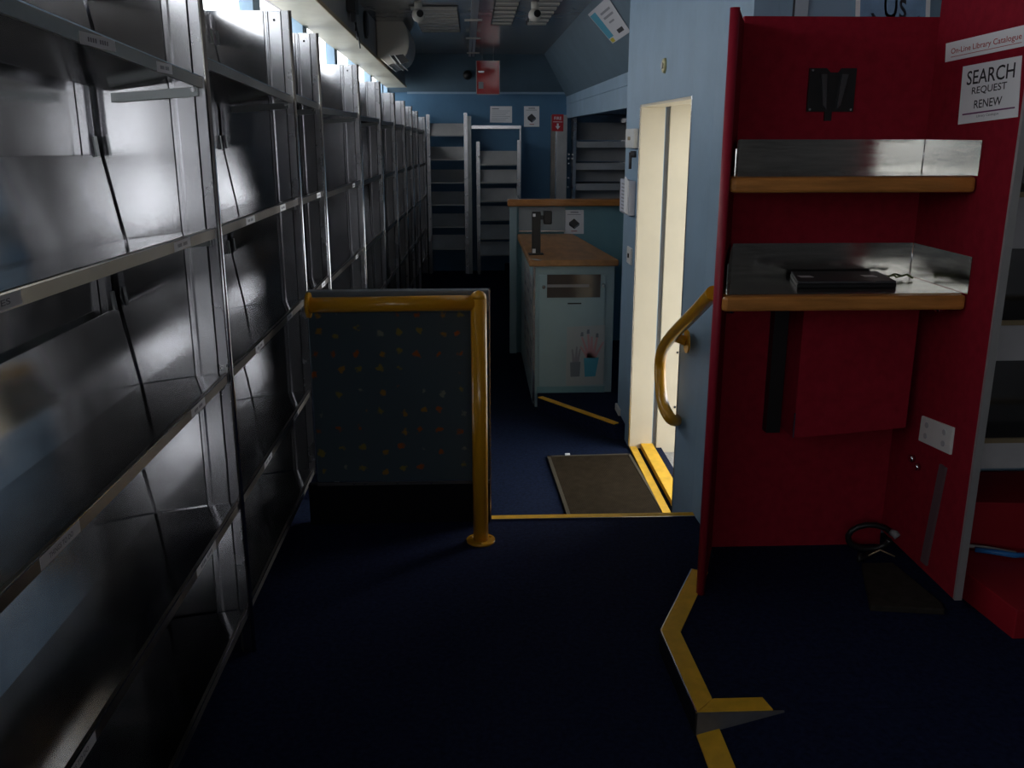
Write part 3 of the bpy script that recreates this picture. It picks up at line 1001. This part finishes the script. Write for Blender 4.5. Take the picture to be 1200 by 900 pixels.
# poster on the partition above the red stand
py_ = lambda x, y: at_y(x, y, 3.287)
sign_on('sky_poster', 'white-bordered poster with sky background and bold black letters Us', 'poster',
        [(1004, -50), (1092, -48), (1089, 31), (1002, 30)], py_, (0, -1, 0), WHITE,
        [it_rect(.06, .94, .07, .96, SKYBLUE_P, 'sky_print'), it_text('Us', .38, .68, .10, .55, INK, 'lettering'),
         it_poly([(.24, .10), (.30, .10), (.24, .19), (.20, .19)], INK), it_poly([(.76, .09), (.86, .09), (.86, .17), (.80, .12)], INK)])

# loose items around the foot of the stand
c = [at_z(1007, 655, PLAT), at_z(1050, 656, PLAT), at_z(1112, 712, PLAT), at_z(1110, 724, PLAT), at_z(1024, 720, PLAT)]
m = MB().prism([Vector((1.40, 3.0, PLAT)), Vector((1.30, 2.69, PLAT)), Vector((1.535, 2.655, PLAT)), Vector((1.548, 2.70, PLAT)), Vector((1.515, 3.0, PLAT))], (0, 0, .022))
tag(m.build('rubber_block', FOAM, None, .004), 'flat brown-grey rubber slab lying at the foot of the red stand', 'slab')
cb = thing('cable_coil', 'black cable looped on the floor with a grey plug end', 'cable', (1.45, 3.08, PLAT))
pts = []
for j in range(15):
    a = .5 + j * .42
    rr = .075 - .0012 * j
    pts.append(Vector((1.465 + rr * math.cos(a) * 1.15, 3.08 + .03 * math.sin(a * .5), PLAT + .072 + rr * .75 * math.sin(a) * (1 - .004 * j))))
MB().tube(pts, .011, 10).build('loop', BLACK, cb)
MB().tube([pts[0], (1.540, 3.06, PLAT + .107), (1.548, 3.05, PLAT + .097)], .014, 10).build('plug', GREY, cb)
MB().tube([(1.44, 3.04, PLAT + .03), (1.48, 3.035, PLAT + .055), (1.535, 3.03, PLAT + .03)], .003, 6).build('tie', BRASS, cb)
MB().tube([(1.42, 3.06, PLAT + .03), (1.41, 3.05, PLAT + .008), (1.46, 3.07, PLAT + .025)], .011, 8).build('tail', BLACK, cb)

# red painted base beams and cables right of the stand
bm_ = thing('red_beam', 'red painted steel floor beam running out beside the stand', 'beam', (1.75, 2.7, PLAT))
MB().prism([(1.635, 2.93, PLAT), (1.675, 2.50, PLAT), (1.80, 2.50, PLAT), (2.0, 2.93, PLAT)], (0, 0, .10)).build('beam', RED_PAINT, bm_, .004)
MB().prism([(1.64, 3.26, PLAT), (1.64, 2.97, PLAT), (2.36, 2.90, PLAT), (2.36, 3.26, PLAT)], (0, 0, .27)).build('plinth', RED_PAINT, bm_, .004)
tag(MB().tube([(1.69, 2.95, PLAT + .13), (1.75, 2.93, PLAT + .115), (1.80, 2.90, PLAT + .12), (1.88, 2.86, PLAT + .118)], .007, 8).build('white_cable', mat('pale_cable', (.4, .4, .4), .5)), 'thin pale cable lying across the red floor beam', 'cable')
tag(MB().tube([(1.76, 2.905, PLAT + .112), (1.80, 2.87, PLAT + .120), (1.86, 2.84, PLAT + .120), (1.92, 2.85, PLAT + .115)], .010, 8).build('blue_cable', BLUECABLE), 'short bright blue cable lying on the red floor beam', 'cable')

# shelving unit facing the camera right of the stand
sx0, sx1, sy0, sy1 = 1.62, 2.37, 3.0, 3.27
t = thing('end_shelving', 'grey metal shelf unit facing out right of the red stand', 'shelving', (2.05, 3.13, PLAT + .27))
box(sx0, sx1, sy1 - .004, sy1, PLAT + .28, 2.2).build('back_sheet', ALU_SHEET, t)
box(sx1 - .004, sx1, sy0, sy1 - .005, PLAT + .28, 2.2).build('side_sheet', ALU_SHEET, t)
box(sx0, sx0 + .004, sy0 + .02, sy1 - .005, PLAT + .28, 2.2).build('side_sheet', ALU_SHEET, t)
for (zh, zl2) in ((1.78, 1.64), (1.397, 1.235), (.965, .85), (.538, .455)):
    s = box(sx0 + .005, sx1 - .005, sy0 + .006, sy1 - .006, zl2 - .004, zl2).build('shelf', ALU_SHEET, t)
    MB().prism([(sx0 + .005, sy0, zl2 - .004), (sx1 - .005, sy0, zl2 - .004), (sx1 - .005, sy0 + .02, zh), (sx0 + .005, sy0 + .02, zh)], (0, .003, 0)).build('front_panel', mat('pale_grey_painted_metal', (.60, .60, .62), .45, noise=.06), s)
    box(sx0 + .005, sx1 - .005, sy0 + .018, sy0 + .03, zh + .001, zh + .018).build('top_strip', BRASS, s)

# ================================================================== COUNTER
CL, CR, CF, CB = .392, .925, 6.0, 7.58
CT = .765
co = thing('counter', 'pale teal service counter with worn timber top and drawer hatch', 'counter', (.65, 6.8, WELL))
m = MB().hull8([(CL, CF, WELL), (CR, CF, WELL), (CR - .14, CB, WELL), (CL, CB, WELL), (CL, CF, CT), (CR, CF, CT), (CR - .14, CB, CT), (CL, CB, CT)])
m.build('body', TEAL, co)
MB().prism([(CL - .035, CF - .05, CT + .001), (CR + .02, CF - .05, CT + .001), (CR - .11, CB, CT + .001), (CL - .035, CB, CT + .001)], (0, 0, .042)).build('timber_top', WOODTOP, co, .008)
q = lambda x, y: at_y(x, y, CF)


def cface(px0, py0, px1, py1, y0, y1, name, m, bev=0.0, parent=None):
    a, b = q(px0, py0), q(px1, py1)
    return box(a.x, b.x, y0, y1, b.z, a.z).build(name, m, parent or co, bev)


fp = cface(632, 322, 706, 452, CF - .012, CF - .0005, 'hatch_panel', TEAL, .002)
sl = cface(641, 321.5, 703, 348, CF - .016, CF - .0125, 'smoked_window', SMOKED)
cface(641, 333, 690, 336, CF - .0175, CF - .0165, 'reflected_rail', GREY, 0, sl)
for px, py in ((637, 336), (707, 334)):
    p = q(px, py)
    MB().cyl((p.x, CF - .012, p.z), (0, -1, 0), .013, .016, 14, .010).build('knob', STEEL, fp)
cface(665, 354.5, 681, 356, CF - .0135, CF - .0125, 'slot', BLACK, 0, fp)
cface(629, 452.5, 708, 466, CF - .008, CF - .0005, 'plinth_board', TEAL_D)
box(CL - .006, CL + .010, CF - .006, CF + .008, WELL, CT).build('corner_strip', ALU, co)
# papers along the counter's aisle side
k = 0
for (y0, y1, z0, z1) in ((6.12, 6.42, .28, .66), (6.12, 6.40, -.02, .25), (6.48, 6.76, .30, .68), (6.46, 6.78, -.04, .26), (6.84, 7.12, .32, .66), (6.86, 7.10, .0, .28)):
    t = thing('notice_sheet', ['upper notice sheet beside the corner strip on the aisle side of the counter', 'lower notice sheet beside the corner strip on the aisle side of the counter', 'upper middle notice sheet on the aisle side of the counter', 'lower middle notice sheet on the aisle side of the counter', 'upper notice sheet next to the teal screen on the aisle side of the counter', 'lower notice sheet next to the teal screen on the aisle side of the counter'][k], 'notice', (CL, (y0 + y1) / 2, z0), 'notices on the aisle side of the counter')
    box(CL - .002, CL - .0005, y0, y1, z0, z1).build('sheet', mat('dull_paper', (.40, .40, .40), .7), t)
    for j in range(3):
        zz = z1 - (z1 - z0) * (.22 + .27 * j)
        box(CL - .0028, CL - .0021, y0 + .04, y1 - .05 - .04 * (j % 2), zz, zz + .03).build('print_line', GREYPRINT if (j + k) % 2 else INK_GREY, t)
    k += 1
# plant picture on the counter front
cq = lambda x, y: at_y(x, y, CF - .0125)


def stem(u0, v0, u1, v1, w, m): return it_poly([(u0 - w, v0), (u0 + w, v0), (u1 + w * .5, v1), (u1 - w * .5, v1)], m, 'stem_print', .0002)


items = [it_poly([(.50, .14), (.78, .14), (.86, .46), (.46, .46)], BLUEPRINT, 'pot_print', .0001),
         it_poly([(.12, .15), (.36, .15), (.38, .40), (.10, .40)], GREYPRINT, 'pot_print', .0001)]
for (a, b_, c_, d_) in ((.6, .46, .40, .82), (.62, .46, .56, .86), (.66, .46, .66, .82), (.7, .46, .80, .80), (.74, .46, .97, .72), (.58, .46, .36, .66)):
    items.append(stem(a, b_, c_, d_, .045, PINKPRINT))
for (a, b_, c_, d_) in ((.2, .40, .15, .62), (.25, .40, .27, .66), (.3, .40, .36, .62)):
    items.append(stem(a, b_, c_, d_, .04, INK_GREY))
for (a, b_) in ((.40, .86), (.56, .90), (.80, .83)):
    items.append(it_poly([(a - .04, b_ - .03), (a + .04, b_ - .03), (a + .03, b_ + .04), (a - .03, b_ + .04)], GREYPRINT, 'bud_print', .0002))
sign_on('plant_picture', 'watercolour print of two potted plants on the counter front', 'picture',
        [(664.5, 383), (709, 381), (707, 450), (663, 452)], cq, (0, -1, 0), mat('dim_print_paper', (.38, .42, .43), .7), items)

# raised screen behind the counter
RY = 7.62
sc = thing('counter_screen', 'raised teal back screen of the counter with timber capping', 'screen', (.75, RY, WELL))
x0 = at_y(599, 240, RY).x
box(x0, 1.50, RY, RY + .05, WELL, 1.03).build('board', TEAL_D, sc)
box(x0 - .012, x0 + .045, RY - .03, RY + .055, WELL, 1.03).build('end_post', TEAL, sc)
box(x0 - .03, 1.52, RY - .05, RY + .08, 1.031, 1.085).build('timber_cap', WOOD, sc, .008)
a, b = at_y(608, 243, RY), at_y(662, 271, RY)
box(a.x, b.x, RY - .008, RY - .0005, CT + .055, 1.02).build('pale_panel', mat('pale_grey_laminate', (.36, .40, .41), .4), sc)
box(a.x, b.x, RY - .014, RY - .009, CT + .058, CT + .068).build('ledge_strip', ALU_EDGE, sc)


def box_flyer(name, label, c4, plane, n):
    return sign_on(name, label, 'notice', c4, plane, n, WHITE, [
        it_rect(.30, .72, .88, .92, INK_GREY, 'heading'), it_rect(.15, .85, .80, .82, INK_GREY, 'heading'),
        it_poly([(.24, .48), (.50, .64), (.78, .44), (.52, .28)], DKGREY, 'photo_print', .0001),
        it_poly([(.24, .48), (.52, .28), (.52, .20), (.24, .36)], INK, 'photo_print', .0001),
        it_poly([(.52, .28), (.78, .44), (.78, .36), (.52, .20)], GREYPRINT, 'photo_print', .0001),
        it_rect(.36, .66, .10, .13, REDINK, 'heading')])


cs = lambda x, y: at_y(x, y, RY - .0005)
box_flyer('counter_flyer', 'white flyer with a dark device photo on the counter screen', [(662, 246), (684, 246), (684, 274), (661, 274)], cs, (0, -1, 0))

# scanner stand
b0 = at_z(628, 298, CT + .043)
t = thing('scanner_stand', 'black upright scanner stand on the timber counter top', 'stand', b0)
z0 = CT + .043
box(b0.x - .05, b0.x + .05, b0.y - .04, b0.y + .04, z0, z0 + .008).build('base_plate', DKGREY, t, .002)
box(b0.x - .028, b0.x + .03, b0.y - .025, b0.y + .025, z0 + .0085, z0 + .285).build('column', BLACK, t, .004)
box(b0.x + .025, b0.x + .075, b0.y - .02, b0.y + .02, z0 + .235, z0 + .26).build('arm', BLACK, t)
box(b0.x + .05, b0.x + .105, b0.y - .035, b0.y + .03, z0 + .205, z0 + .292).build('scan_head', BLACK, t, .006)
box(b0.x - .024, b0.x - .006, b0.y - .0265, b0.y - .0252, z0 + .255, z0 + .275).build('sticker', WHITE, t)
box(b0.x - .026, b0.x - .004, b0.y - .0265, b0.y - .0252, z0 + .012, z0 + .04).build('sticker', WHITE, t)
p = at_z(632, 304, z0)
tag(MB().plate((p.x - .015, p.y - .06, z0 + .0005), (1, .5, 0), (-.5, 1, 0), .03, .09, .001).build('paper_tag', mat('dull_paper', (.4, .4, .4), .7)), 'small pale paper tag lying on the timber counter top', 'tag')

# ================================================================== FAR END
FY = 12.22


def ladder_unit(name, label, px0, px1, ptop, pbot, plates, right_wide, y, upright, zfloor):
    a, b = at_y(px0, ptop, y), at_y(px1, ptop, y)
    t = thing(name, label, 'shelving', ((a.x + b.x) / 2, y + .1, zfloor), 'free-standing shelf units at the far end')
    zt = a.z
    box(a.x, a.x + upright, y, y + .16, zfloor, zt).build('upright', ALU, t)
    box(b.x - upright - right_wide, b.x - right_wide, y - .02, y + .16, zfloor, zt + .02).build('upright', ALU, t)
    if right_wide:
        box(b.x - right_wide + .001, b.x, y + .0, y + .16, zfloor, zt - .02).build('side_plate', DARK_STEEL, t)
    for (p0, p1) in plates:
        z1, z0 = at_y(px0 + 5, p0, y).z, at_y(px0 + 5, p1, y).z
        s = MB().prism([(a.x + upright + .002, y + .03, z0), (b.x - upright - right_wide - .002, y + .03, z0), (b.x - upright - right_wide - .002, y + .09, z1), (a.x + upright + .002, y + .09, z1)], (0, .004, 0)).build('display_plate', ALU_DULL, t)
        box(a.x + upright + .002, b.x - upright - right_wide - .002, y + .0, y + .03, z0 - .012, z0 + .004).build('ledge', DARK_STEEL, s)
    return t


ladder_unit('display_rack', 'tall aluminium display rack with wide right post at the far blue wall', 499, 552, 134, 310,
            [(144.5, 158.5), (172, 187), (199, 214), (225, 240), (251, 266), (276, 292)], .05, FY, .045, WELL)
ladder_unit('display_rack', 'lower aluminium display rack under the two posted notices', 558, 610, 166, 300,
            [(177, 193), (199, 214), (221, 236), (242, 258), (264, 280), (284, 299)], 0, FY - .05, .045, WELL)
t = thing('hanging_rail', 'thin aluminium rail frame above the lower display rack', 'rail', (.3, FAR_Y - .05, WELL))
a, b = at_y(548, 149, FAR_Y - .06), at_y(610.5, 149, FAR_Y - .06)
box(a.x, b.x, FAR_Y - .08, FAR_Y - .04, a.z - .02, a.z + .02).build('top_bar', ALU_EDGE, t)
box(b.x - .02, b.x, FAR_Y - .08, FAR_Y - .04, WELL, a.z - .021).build('leg', ALU, t)
box(a.x, a.x + .02, FAR_Y - .08, FAR_Y - .04, WELL, a.z - .021).build('leg', ALU, t)
fw = lambda x, y: at_y(x, y, FAR_Y - .001)
sign_on('typed_notice', 'white landscape typed notice on the far blue wall', 'notice', [(574.5, 124.5), (600, 124.5), (600, 144), (574, 143.5)], fw, (0, -1, 0), WHITE,
        [it_rect(.08, .40, .82, .87, INK_GREY, 'print_line')] + [it_rect(.08, .92 - .1 * (j % 3), .70 - .11 * j, .73 - .11 * j, mat('faint_ink', (.48, .48, .52), .7), 'print_line') for j in range(6)])
box_flyer('device_flyer', 'white portrait flyer with a dark device photo on the far wall', [(614, 124.5), (632, 124.5), (632, 148.5), (614, 148.5)], fw, (0, -1, 0))
# aluminium column with fire sign
a, b = at_y(652, 135, FAR_Y), at_y(662.5, 232, FAR_Y)
t = thing('metal_column', 'aluminium corner column carrying the red fire sign', 'column', ((a.x + b.x) / 2, FAR_Y - .06, SP))
box(a.x, b.x, FAR_Y - .12, FAR_Y - .002, SP, a.z).build('face', ALU_DULL, t, .004)
c0, c1 = at_y(645.5, 135, FAR_Y).x, at_y(650.5, 135, FAR_Y).x
box(c0, c1, FAR_Y - .06, FAR_Y - .002, SP, a.z).build('side_strip', ALU_LIP, t)
box(c1, a.x, FAR_Y - .10, FAR_Y - .062, SP, a.z).build('bright_edge', ALU_EDGE, t)
ff = lambda x, y: at_y(x, y, FAR_Y - .122)
sign_on('fire_sign', 'red fire sign with white arrow on the aluminium column', 'sign', [(647, 134), (660.5, 134), (660, 154), (647, 153.5)], ff, (0, -1, 0), FIRE,
        [it_text('FIRE', .18, .82, .68, .86, WHITE), it_rect(.08, .92, .54, .57, WHITE, 'rule'),
         it_rect(.42, .58, .28, .46, WHITE, 'arrow'), it_poly([(.28, .30), (.5, .10), (.72, .30)], WHITE, 'arrow')], .004)
# shelf unit in the staff bay
a, b = at_y(672, 139, 12.2), at_y(741, 139, 12.2)
t = thing('bay_shelving', 'aluminium shelf unit in the dark recess behind the counter', 'shelving', ((a.x + b.x) / 2, 12.3, SP))
BX0, BX1 = a.x, min(b.x, 2.13)
box(BX0, BX0 + .04, 12.16, 12.46, SP, HZ0 + .04).build('upright', ALU, t)
box(BX1 - .05, BX1 - .01, 12.16, 12.46, SP, HZ0 + .0).build('upright', ALU, t)
box(BX0 + .04, BX1 - .05, 12.455, 12.46, SP, HZ0 + .04).build('back_sheet', ALU_SHEET, t)
for (p0, p1) in ((166, 173), (191, 199), (215, 223), (240, 248)):
    z1, z0 = at_y(700, p0, 12.17).z, at_y(700, p1, 12.17).z
    s = box(BX0 + .041, BX1 - .051, 12.18, 12.454, z0, z0 + .006).build('shelf', ALU_SHEET, t)
    box(BX0 + .041, BX1 - .051, 12.172, 12.179, z0, z1).build('front_lip', ALU_DULL, s)
    MB().prism([(BX0 + .041, 12.30, z1 + .02), (BX1 - .051, 12.30, z1 + .02), (BX1 - .051, 12.40, z1 + .24), (BX0 + .041, 12.40, z1 + .24)], (0, .004, 0)).build('display_plate', ALU_DULL, s)
for hk, py in enumerate((181, 186, 192, 209, 220)):
    p = at_y(670, py, 12.3)
    tag(MB().cyl((BX0 - .03, FAR_Y - .001, p.z), (0, -1, 0), .012, .05, 10).build('coat_hook', ALU_EDGE), ['topmost', 'second highest', 'middle', 'second lowest', 'lowest'][hk] + ' small metal hook in the column beside the recessed shelves', 'hook', 'hooks beside the recessed shelves')

# ================================================================== CEILING AND LOCKER FITTINGS
# air conditioner
AY0, AY1 = 8.7, 9.6
a0 = at_y(439, 62, AY0); a1 = at_y(479, 20, AY0)
ax0, ax1, az1 = BF + .004, a1.x, a1.z
az0 = at_y(458, 78, AY0).z
t = thing('air_conditioner', 'cream wall air conditioner with curved front on the overhead locker', 'air conditioner', ((ax0 + ax1) / 2, (AY0 + AY1) / 2, az0))
hgt = az1 - az0
prof = [(ax0, az0 + .09), (ax0 + .10, az0 + .004), (ax1 - .17, az0 + .02)]
for k_ in range(13):                       # bulging front, tightest near the top
    an = -1.25 + k_ * (2.82 / 12)
    prof.append((ax1 - .13 + .13 * math.cos(an), az0 + .03 + (hgt - .03) * (.5 + .5 * math.sin(an) / math.sin(1.57))))
prof += [(ax0, az1)]
MB().prism([(x, AY0, z) for x, z in prof], (0, AY1 - AY0, 0)).build('casing', mat('aged_cream_plastic', (.52, .48, .42), .45), t, .01)
for k_ in range(2):
    xa = ax1 - .15 + .045 * k_
    MB().prism([(xa - .04, AY0 - .004, az0 + .10), (xa - .028, AY0 - .004, az0 + .10), (xa + .03, AY0 - .004, az0 + .02), (xa + .018, AY0 - .004, az0 + .02)], (0, AY1 - AY0, 0)).build('louvre', WHITE_PL, t)
MB().prism([(ax1 - .175, AY0 - .002, az0 + .09), (ax1 - .06, AY0 - .002, az0 + .105), (ax1 - .005, AY0 - .002, az0 + .045), (ax1 - .10, AY0 - .002, az0 + .01)], (0, .0015, 0)).build('outlet', BLACK, t)
# round speaker on the locker face
p = at_x(427, 29, BF)
t = thing('round_speaker', 'round black speaker grille on the grey overhead locker', 'speaker', (BF, p.y, p.z - .17))
rz = min(.165, CEIL_Z - p.z - .02)
for rr, hh, mm, nn in ((rz, .02, BLACK, 'rim'), (rz * .82, .026, DKGREY, 'grille')):
    MB().cyl((BF + .001, p.y, p.z), (1, 0, 0), rr, hh, 28).build(nn, mm, t)
# cable junction on the locker face
p = at_x(408, 6, BF)
t = thing('cable_junction', 'black junction box with loose wires hanging off the overhead locker', 'junction box', (BF, p.y, p.z - .1))
box(BF + .001, BF + .06, p.y - .12, p.y + .1, p.z - .05, min(p.z + .16, CEIL_Z - .005)).build('box', BLACK, t, .004)
box(BF + .02, BF + .05, p.y - .05, p.y + .02, p.z - .11, p.z - .051).build('plug', DKGREY, t)
for (dy, dz_) in ((.06, -.22), (.22, -.26), (-.02, -.17)):
    MB().tube([(BF + .04, p.y, p.z - .10), (BF + .05, p.y + dy * .4, p.z + dz_ * .7), (BF + .045, p.y + dy, p.z + dz_)], .006, 6).build('wire', BLACK, t)
# ceiling grilles (dim slatted panels)
for (pxa, pya, pxb, pyb, lab, gx) in ((494, 6, 540, 36, 'slatted ceiling grille beside the air conditioner', 8), (575, -6, 600, 28, 'slatted ceiling grille behind the pale cable trunking', 7), (616, -6, 640, 28, 'slatted ceiling grille next to the sloped blue coving', 7)):
    a, b = at_z(pxa, pyb, CEIL_Z), at_z(pxb, pya, CEIL_Z)
    x0, x1 = a.x, at_z(pxb, pyb, CEIL_Z).x
    y0, y1 = b.y, a.y
    t = thing('ceiling_grille', lab, 'grille', ((x0 + x1) / 2, (y0 + y1) / 2, CEIL_Z - .02))
    box(x0, x1, y0, y1, CEIL_Z - .006, CEIL_Z - .001).build('backing', DKGREY, t)
    for k_ in range(gx):
        ys = y0 + (y1 - y0) * (k_ + .25) / gx
        box(x0 + .01, x1 - .01, ys, ys + (y1 - y0) * .4 / gx, CEIL_Z - .022, CEIL_Z - .007).build('slat', OFFWHITE, t)
# trunking
t = thing('cable_trunking', 'pair of pale cable trunkings running along the ceiling', 'trunking', (0, 9, CEIL_Z - .05))
for px, w_ in ((552.5, .03), (556.5, .03)):
    a = at_z(px + 1, -20, CEIL_Z); b = at_z(px - 3.5, 66, CEIL_Z)
    MB().prism([(a.x, a.y, CEIL_Z - .001), (a.x + w_, a.y, CEIL_Z - .001), (b.x + w_, b.y, CEIL_Z - .001), (b.x, b.y, CEIL_Z - .001)], (0, 0, -.03)).build('duct', mat('pale_trunking', (.40, .42, .46), .4), t)
for py in (18, 40, 58):
    a = at_z(554, py, CEIL_Z)
    box(a.x - .07, a.x + .08, a.y - .03, a.y + .03, CEIL_Z - .045, CEIL_Z - .032).build('clip', OFFWHITE, t)
# security cameras
for px, lab in ((490, 'white security camera on the ceiling near the air conditioner'), (627, 'white security camera on the ceiling near the blue coving')):
    p = at_z(px, 2, CEIL_Z)
    t = thing('security_camera', lab, 'camera', (p.x, p.y, CEIL_Z - .14))
    MB().cyl((p.x, p.y, CEIL_Z - .001), (0, 0, -1), .03, .05, 16).build('mount', OFFWHITE, t)
    MB().ball((p.x, p.y, CEIL_Z - .095), .05, 18).build('head', OFFWHITE, t)
    MB().cyl((p.x + .012, p.y - .035, CEIL_Z - .09), (.2, -1, .1), .026, .02, 16).build('lens', BLACK, t)
p = at_y(548, 88, FAR_Y - .30)
t = thing('dome_sensor', 'small dark dome sensor high on the sloped far wall', 'sensor', p)
MB().ball(p, .06, 16).build('dome', BLACK, t)
MB().tube([p + Vector((0, .02, .02)), p + Vector((0, .18, .02))], .03, 10).build('arm', BLACK, t)
# hanging red acrylic sign
sy = FAR_Y - .65
hs = lambda x, y: at_y(x, y, sy)
a, b = hs(558.5, 71), hs(585, 110)
t = thing('hanging_sign', 'glossy red acrylic panel hanging from the far ceiling', 'sign', ((a.x + b.x) / 2, sy, b.z))
zt = min(a.z, CEIL_Z - .015)
box(a.x, b.x, sy, sy + .008, b.z, zt).build('panel', ACRYLIC, t)
fr = MB()
fr.box(a.x - .01, a.x, sy - .003, sy + .011, b.z, zt); fr.box(b.x, b.x + .01, sy - .003, sy + .011, b.z, zt); fr.box(a.x, b.x, sy - .003, sy + .011, b.z - .012, b.z)
fr.build('clear_frame', mat('clear_edge', (.35, .30, .30), .1), t)
for k_ in (.25, .75):
    x = a.x + (b.x - a.x) * k_
    MB().cyl((x, sy + .004, zt - .01), (0, 0, 1), .004, CEIL_Z - zt + .009, 6).build('hanger', ALU_EDGE, t)
box(a.x + .02, a.x + .08, sy - .003, sy - .001, b.z + .06, b.z + .14).build('sticker', GREY, t)
box(a.x + .02, a.x + .09, sy - .003, sy - .001, zt - .14, zt - .12).build('clip', ALU_EDGE, t)

# tilted leaflet on the right coving
cvn = Vector((CEIL_Z - HZ1, 0, HX - CVX)).cross(Vector((0, 1, 0)))
o_c = Vector((HX - .006, 6, HZ1)); vdir = Vector((CVX - HX, 0, CEIL_Z - HZ1)).normalized()
cn = vdir.cross(Y3)
if cn.x > 0: cn = -cn
cp = lambda x, y: on_plane(x, y, o_c + cn * .002, cn)
sign_on('coving_leaflet', 'tilted white and blue leaflet stuck on the sloped blue coving', 'leaflet', [(689, 17), (712, -4), (739, 37), (718, 51)], cp, cn, mat('leaflet_paper', (.55, .55, .58), .7),
        [it_poly([(.02, .15), (.30, .15), (.30, .92), (.02, .92)], BLUEPRINT, 'photo_print', .0002), it_poly([(.04, .02), (.22, .02), (.22, .13), (.04, .13)], YELPRINT, 'photo_print', .0002),
         it_poly([(.42, .74), (.86, .74), (.86, .80), (.42, .80)], INK_GREY, 'print_line', .0002), it_poly([(.42, .60), (.86, .60), (.86, .66), (.42, .66)], INK_GREY, 'print_line', .0002),
         it_poly([(.50, .45), (.74, .45), (.74, .50), (.50, .50)], INK_GREY, 'print_line', .0002), it_poly([(.56, .12), (.84, .12), (.84, .23), (.56, .23)], INK, 'photo_print', .0002)])

for o in bpy.data.objects:
    if '_o' in o.keys():
        del o['_o']
